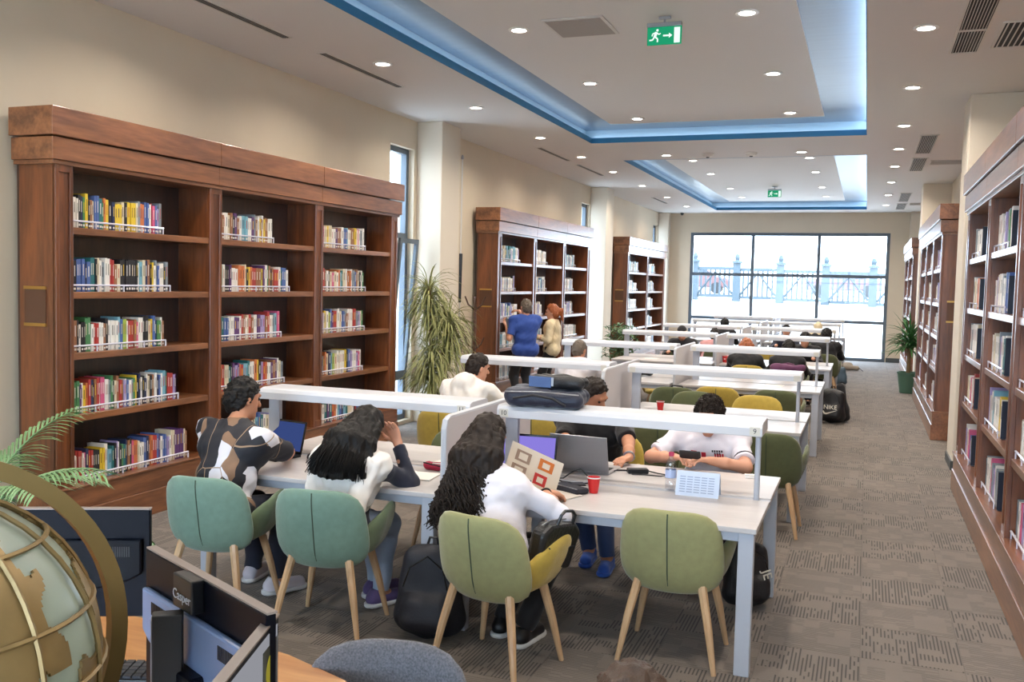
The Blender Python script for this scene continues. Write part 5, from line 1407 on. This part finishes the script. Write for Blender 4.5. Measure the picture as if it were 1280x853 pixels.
# ================================================================== RECEPTION DESK CORNER
OAK = wood('desk_oak', (170, 112, 58), (206, 150, 90), axis='x', rough=.3)
t = thing('reception_desk', 'light oak desk with rounded corner at bottom left', 'desk', (-2, 1.6, 0))
poly = [(-1.4, -1.3), (1.12, -1.3), (1.18, -.6), (1.15, 0.0), (1.05, .35), (.85, .6), (.62, .765), (.36, .86), (.1, .91), (-.3, .93), (-1.4, .93)]
MB().prism(poly, 'z', .705, .74).build('desktop', OAK, t, bevel=.004)
MB().prism([(x*.72-.25, y*.72-.2) for x, y in poly], 'z', 0, .705).build('carcass', wood('desk_front', (120, 78, 44), (150, 104, 62), axis='z'), t)
MBK = mat('monitor_back', (10, 13, 24), .3, spec=.12); MBL = mat('monitor_shell_cool_lit', (120, 142, 182), .3); MBD = mat('monitor_shell_dark', (10, 12, 20), .3, spec=.12)  # pale blue shell has strong cool daylight put into its colour
def monitor(A, B, zt, label, h=.335, tilt=0, screen=None, brand=None, flip=False, shell=True):
    """top edge runs from A to B; the casing back faces to the left of A->B reversed"""
    A, B = Vector((*A, 0)), Vector((*B, 0)); w = (B-A).length; mid = (A+B)/2
    rz = math.atan2(B.y-A.y, B.x-A.x)
    t = thing('computer_monitor', label, 'monitor', (mid.x, mid.y, .74), rz, 'computer monitors on the desk')
    # local: x along A->B, back faces -y, screen faces +y
    z1 = zt-.74; z0 = z1-h
    p = MB().box(-w/2, w/2, 0, .022, z0, z1).build('panel', MBK, t, bevel=.003)
    MB().box(-w/2, w/2, .002, .024, z1, z1+.004).build('top_edge', mat('bezel_lit_tan', (150, 136, 128), .4), p)  # tan is light caught on the upper edge, put into its colour
    MB().box(-w/2+.012, w/2-.012, .022, .0232, z0+.02, z1-.012).build('screen', screen or BLACKS, p)
    if shell:
        # bulging rear shell, pale from painted-in cool light on the branded one, with a curved upper border and vents
        xs = [(-w/2+.02)+(w-.04)*i/16 for i in range(17)]
        top = [(x, z1-.085) for x in xs]; bot = [(x, z1-.155-.085*(1-(2*x/w)**2)**.5) for x in xs[::-1]]
        MB().prism(top+bot, 'y', -.018, 0).build('rear_shell', MBL if brand else MBD, p, bevel=.006)
        m = MB()
        for s_ in (-1, 1):
            m = MB()
            for k in range(14): m.box(s_*.17-.045+k*.0065, s_*.17-.042+k*.0065, -.0195, -.018, z1-.135, z1-.105)
            m.build('vent', BLACKP, p)['kind'] = 'stuff'
        MB().box(-.06, .06, -.05, 0, z0+.03, z0+.14).build('mount', MBK, p, bevel=.008)
    MB().box(-.035, .035, -.06, -.03, .02, z0+.1).build('stand_neck', BLACKP, t, bevel=.004)
    MB().box(-.12, .12, -.13, .06, .0, .02).build('stand_base', BLACKP, t, bevel=.006)
    if brand:
        MB().box(-.07, .025, -.030, -.0, z1-.07, z1+.004).build('webcam_clip', BLACKP, p, bevel=.004)
        text(brand, .031, (-.022, -.0312, z1-.04), (PI/2, 0, 0), mat('logo_pale', (200, 210, 226), .4), p, 'brand_name')
    return t
monitor((-2.43, 1.97), (-1.95, 2.2), 1.22, 'black monitor seen from behind, next to the globe', .32)
monitor((-1.586, 1.775), (-1.06, 1.513), 1.26, 'monitor seen from behind with a brand plate on its top clip', brand='Casper')
t3 = monitor((-1.10, 1.575), (-.94, 1.10), 1.235, 'monitor with lit page seen from its screen side at bottom', .33, shell=False, screen=emis('screen_page', (.55, .56, .62), .35))
pm = [c for c in t3.children if c.name.startswith('panel')][0]
MB().box(-.235, -.14, .0232, .0238, .2, .46).build('page_picture', mat('screen_photo', (70, 76, 72), .4, var=.8, vscale=30), pm)
MB().lathe([(.03, 0), (.03, .0006)], 20).build('page_logo', mat('screen_yellow', (206, 200, 60), .4), pm).matrix_local = Matrix.Translation((-.19, .0238, .41)) @ Matrix.Rotation(-PI/2, 4, 'X')
t = thing('slim_computer', 'slim upright black computer case in front of the monitors', 'computer', (-1.375, 1.605, .74), rd(38))
MB().box(-.032, .032, -.018, .018, 0, .45).build('case', BLACKP, t, bevel=.004); MB().box(-.034, -.032, -.016, .016, .01, .44).build('edge_strip', CHROME, t)
t = thing('keyboard', 'black keyboard on the oak desk beside the globe', 'keyboard', (-2.06, 2.10, .74), rd(22))
MB().box(-.22, .22, -.07, .07, .0, .018).build('tray', BLACKP, t, bevel=.004)
kb = MB()
for i in range(15):
    for j in range(5): kb.box(-.21+i*.0282, -.21+i*.0282+.023, -.06+j*.0245, -.06+j*.0245+.02, .018, .025)
o = kb.build('keys', KEYB, t); o['kind'] = 'stuff'
# globe in its meridian ring
GC = Vector((-1.41, 1.04, 1.27)); GR = .292
t = thing('desk_globe', 'large gold and pale green globe in a brass ring at left edge', 'globe', (GC.x, GC.y, .74))
lc = Vector((0, 0, GC.z-.74))
GOLD = mat('globe_gold', (150, 126, 84), .45, .5, var=.14, vscale=14); OCE = mat('globe_pale_green', (168, 182, 168), .3, var=.05, vscale=5); RINGM = mat('ring_brass', (150, 128, 84), .4, .6)
def sph(r, n=48):
    return [[(lc.x+r*math.sin(a*PI/n)*math.cos(b_*2*PI/(2*n)), lc.y+r*math.sin(a*PI/n)*math.sin(b_*2*PI/(2*n)), lc.z+r*math.cos(a*PI/n)) for b_ in range(2*n+1)] for a in range(n+1)]
MB().grid(sph(GR-.006, 32)).build('sphere', OCE, t, smooth=True, fix=True)
rg = np.random.RandomState(12); wv = rg.normal(size=(9, 3))*4.2; wp = rg.uniform(0, 6.28, 9); wv2 = rg.normal(size=(8, 3))*12; wp2 = rg.uniform(0, 6.28, 8)
cont = MB(); n = 170
th_ = (np.arange(n)+.5)*PI/n; ph_ = (np.arange(2*n)+.5)*PI/n
Dn = np.stack([np.sin(th_)[:, None]*np.cos(ph_)[None], np.sin(th_)[:, None]*np.sin(ph_)[None], np.repeat(np.cos(th_)[:, None], 2*n, 1)], -1)
lv = np.sin(Dn@wv.T+wp).sum(-1)/3 + .25*np.sin(Dn@wv2.T+wp2).sum(-1)/2.8
vis = (Dn@np.array((.8, -.5, .2))) > -.3
P0 = sph(GR-.006, n); P1 = sph(GR-.001, n)
for a, b_ in zip(*np.nonzero((lv > .12) & vis)):
    q = [P1[a][b_], P1[a+1][b_], P1[a+1][b_+1], P1[a][b_+1]]; w = [P0[a][b_], P0[a+1][b_], P0[a+1][b_+1], P0[a][b_+1]]
    e_ = [(0, 1, 2, 3)]
    inn = lambda i, j: 0 <= i < n and lv[i, j % (2*n)] > .12
    if not inn(a, b_-1): e_.append((0, 4, 5, 1))
    if not inn(a+1, b_): e_.append((1, 5, 6, 2))
    if not inn(a, b_+1): e_.append((2, 6, 7, 3))
    if not inn(a-1, b_): e_.append((3, 7, 4, 0))
    cont.add(q+w, e_)
cont.build('continents', GOLD, t)
rib = MB()
for k in range(6):
    a = k*PI/6
    rib.tube([(lc.x+(GR+.002)*math.sin(u)*math.cos(a), lc.y+(GR+.002)*math.sin(u)*math.sin(a), lc.z+(GR+.002)*math.cos(u)) for u in [j*2*PI/48 for j in range(49)]], .0045, 5)
for la in (-.8, -.35, 0, .35, .8):
    r = (GR+.002)*math.cos(la); rib.tube([(lc.x+r*math.cos(u), lc.y+r*math.sin(u), lc.z+(GR+.002)*math.sin(la)) for u in [j*2*PI/48 for j in range(49)]], .0045, 5)
rib.build('graticule', GOLD, t)
rd_ = Vector((GC.y, -GC.x, 0)).normalized(); fw = Vector((GC.x, GC.y, 0)).normalized()       # ring plane square to the camera-side view
rd_ = (rd_*.97+fw*.22).normalized(); fw = Vector((-rd_.y, rd_.x, 0))
ring = []
for j in range(65):
    u = j*2*PI/64; dr = rd_*math.cos(u)+Vector((0, 0, 1))*math.sin(u)
    ring.append([lc+dr*.325-fw*.012, lc+dr*.355-fw*.012, lc+dr*.355+fw*.012, lc+dr*.325+fw*.012, lc+dr*.325-fw*.012])
MB().grid(ring).build('meridian_ring', RINGM, t, fix=True)
MB().lathe([(.16, 0), (.16, .02), (.06, .04), (.03, .08), (.025, lc.z-.34), (.05, lc.z-.325)], 24).build('foot', RINGM, t)
MB().cyl(lc+Vector((0, 0, .29)), lc+Vector((0, 0, .33)), .012).cyl(lc-Vector((0, 0, .29)), lc-Vector((0, 0, .33)), .012).build('axle', BRASS, t)

# ================================================================== PLANTS, COAT STAND, POLE
def leaf(m, base, d, L, w, droop, n=7, mat_=0, fold=.25):
    """arched strap leaf from base along direction d"""
    d = Vector(d).normalized(); side = d.cross(Vector((0, 0, 1)));
    side = side.normalized() if side.length > 1e-3 else Vector((1, 0, 0))
    p = Vector(base); vs = []; st = L/n; dd = d.copy()
    for i in range(n+1):
        ww = w*(math.sin(PI*min(1, .12+.88*i/n))**.6 if i < n else .05)
        upv = side.cross(dd)
        vs += [p-side*ww/2+upv*ww*fold, p, p+side*ww/2+upv*ww*fold]
        p = p+dd*st; dd = (dd+Vector((0, 0, -droop/n))).normalized()
    fs = []
    for i in range(n):
        a = i*3; fs += [(a, a+1, a+4, a+3), (a+1, a+2, a+5, a+4)]
    m.add(vs, fs, mat_)
POT = mat('pot_blue_grey', (90, 110, 140), .4); SOIL = mat('soil', (60, 46, 36), .95); STEM = mat('stem_brown', (120, 96, 66), .8)
LG1 = mat('leaf_olive', (146, 146, 92), .5, var=.2, vscale=9); LG2 = mat('leaf_green', (64, 112, 62), .45, var=.25, vscale=9); LG3 = mat('leaf_mid_green', (96, 126, 84), .5, var=.25, vscale=12); LG4 = mat('leaf_pale_green', (116, 152, 104), .45, var=.2, vscale=9)
def pot(t, r, h, m):
    MB().lathe([(r*.72, 0), (r*.76, .01), (r, h*.92), (r*1.06, h*.93), (r*1.06, h), (r*.94, h), (r*.92, h-.03)], 24).build('pot', m, t)
    MB().lathe([(r*.9, h-.04), (r*.02, h-.03)], 20).build('soil', SOIL, t)
rg = random.Random(4)
t = thing('potted_yucca', 'tall potted plant with drooping olive strap leaves beside front left bookcase', 'plant', (-5.04, 10.75, 0))
pot(t, .2, .36, POT)
fm = MB()
for (sx, sy, hz_) in ((-.08, .0, 1.85), (.09, .05, 1.45), (0, -.09, 1.05)):
    MB().tube([(sx*.4, sy*.4, .3), (sx*.8, sy, hz_*.6), (sx*1.4, sy*1.5, hz_)], [.035, .028, .022], 8).build('trunk', STEM, t)
    for k in range(280):
        a = rg.uniform(0, 2*PI); el = rg.uniform(-.5, 1.45); zb = hz_-rg.uniform(0, .5)
        leaf(fm, (sx*1.4+.02*math.cos(a), sy*1.5+.02*math.sin(a), zb), (math.cos(a)*math.cos(el), math.sin(a)*math.cos(el), math.sin(el)), rg.uniform(.34, .54), .02, rg.uniform(1.8, 3.0), 6)
o = fm.build('foliage', LG1, t, smooth=False); o['kind'] = 'stuff'
t = thing('potted_palm', 'dark green potted palm by the aisle on the right', 'plant', (.80, 19.3, 0))
pot(t, .19, .4, mat('pot_green', (72, 104, 86), .5)); fm = MB()
MB().tube([(0, 0, .36), (0, 0, .9)], [.04, .03], 8).build('trunk', STEM, t)
for k in range(150):
    a = rg.uniform(0, 2*PI); el = rg.uniform(-.1, 1.4)
    leaf(fm, (0, 0, rg.uniform(.75, 1.05)), (math.cos(a)*math.cos(el), math.sin(a)*math.cos(el), math.sin(el)), rg.uniform(.4, .6), .035, rg.uniform(.6, 1.5), 6)
o = fm.build('foliage', LG2, t); o['kind'] = 'stuff'
t = thing('potted_shrub', 'small bushy green shrub in a pot before the far left bookcase', 'plant', (-4.68, 18.9, 0))
pot(t, .17, .35, WHITE); fm = MB()
for s_ in range(9):
    a = rg.uniform(0, 2*PI); MB().tube([(0, 0, .3), (.1*math.cos(a), .1*math.sin(a), .6), (.25*math.cos(a), .25*math.sin(a), .95)], .008, 5).build('stem', STEM, t)
for k in range(420):
    a = rg.uniform(0, 2*PI); r = rg.uniform(.03, .36); z = rg.uniform(.4, 1.08)
    leaf(fm, (r*math.cos(a), r*math.sin(a), z), (rg.uniform(-1, 1), rg.uniform(-1, 1), rg.uniform(-.3, .8)), rg.uniform(.09, .15), .055, 1.0, 3)
o = fm.build('foliage', LG3, t); o['kind'] = 'stuff'
t = thing('potted_areca_palm', 'feathery palm fronds reaching in at the left edge', 'plant', (-4.70, 3.85, 0))
pot(t, .24, .42, WHITE)
for k in range(16):
    a = k*2*PI/16+rg.uniform(-.2, .2); el = rg.uniform(.7, 1.2) if k % 2 else rg.uniform(.35, .8)
    d = Vector((math.cos(a)*math.cos(el), math.sin(a)*math.cos(el), math.sin(el))); p = Vector((0, 0, .4)); L = rg.uniform(.85, 1.05)
    fr_ = MB(); pts = []; dd = d.copy()
    for i in range(15):
        pts.append(p.copy())
        if i > 4:
            side = dd.cross(Vector((0, 0, 1))).normalized(); q = (i-4)/10
            for s_ in (-1, 1):
                for e_ in (0, .5):
                    leaf(fr_, p+dd*L/14*e_, side*s_*1.0+dd*.8+Vector((0, 0, .15)), .34*(1-.55*q)*rg.uniform(.85, 1.1), .016, 1.0, 4)
        p = p+dd*L/14; dd = (dd+Vector((0, 0, -1.35/14))).normalized()
    fr_.tube(pts, [.008*(1-.6*i/14) for i in range(15)], 5)
    fr_.build('frond', LG4, t)
t = thing('coat_stand', 'dark wooden coat stand beside the middle left bookcase', 'coat stand', (-5.36, 12.75, 0))
DW = wood('stand_wood', (60, 34, 22), (92, 56, 36), axis='z')
MB().tube([(0, 0, .03), (0, 0, 1.68)], [.03, .022], 10).build('pole', DW, t)
for k in range(4):
    a = k*PI/2+.5; c_, s_ = math.cos(a), math.sin(a)
    MB().tube([(0, 0, .2), (.16*c_, .16*s_, .08), (.24*c_, .24*s_, .0)], .018, 6).build('foot', DW, t)
    MB().tube([(0, 0, 1.5), (.1*c_, .1*s_, 1.58), (.15*c_, .15*s_, 1.7)], [.016, .014, .012], 6).build('peg', DW, t)
    MB().tube([(0, 0, .92), (.1*c_, .1*s_, 1.0), (.14*c_, .14*s_, 1.1)], [.016, .014, .012], 6).build('peg', DW, t)
t = thing('window_pole', 'long thin pole with dark grip leaning on the left column', 'pole', (-5.315, 12.085, 0))
MB().cyl((0, 0, .02), (0, 0, 3.6), .011, n=8).build('rod', GRW, t); MB().cyl((0, 0, 1.62), (.004, 0, 2.3), .02, .026, n=8).build('grip', BLACKP, t); MB().lathe([(.018, 3.6), (.022, 3.63), (.01, 3.66)], 10).build('tip', CHROME, t)
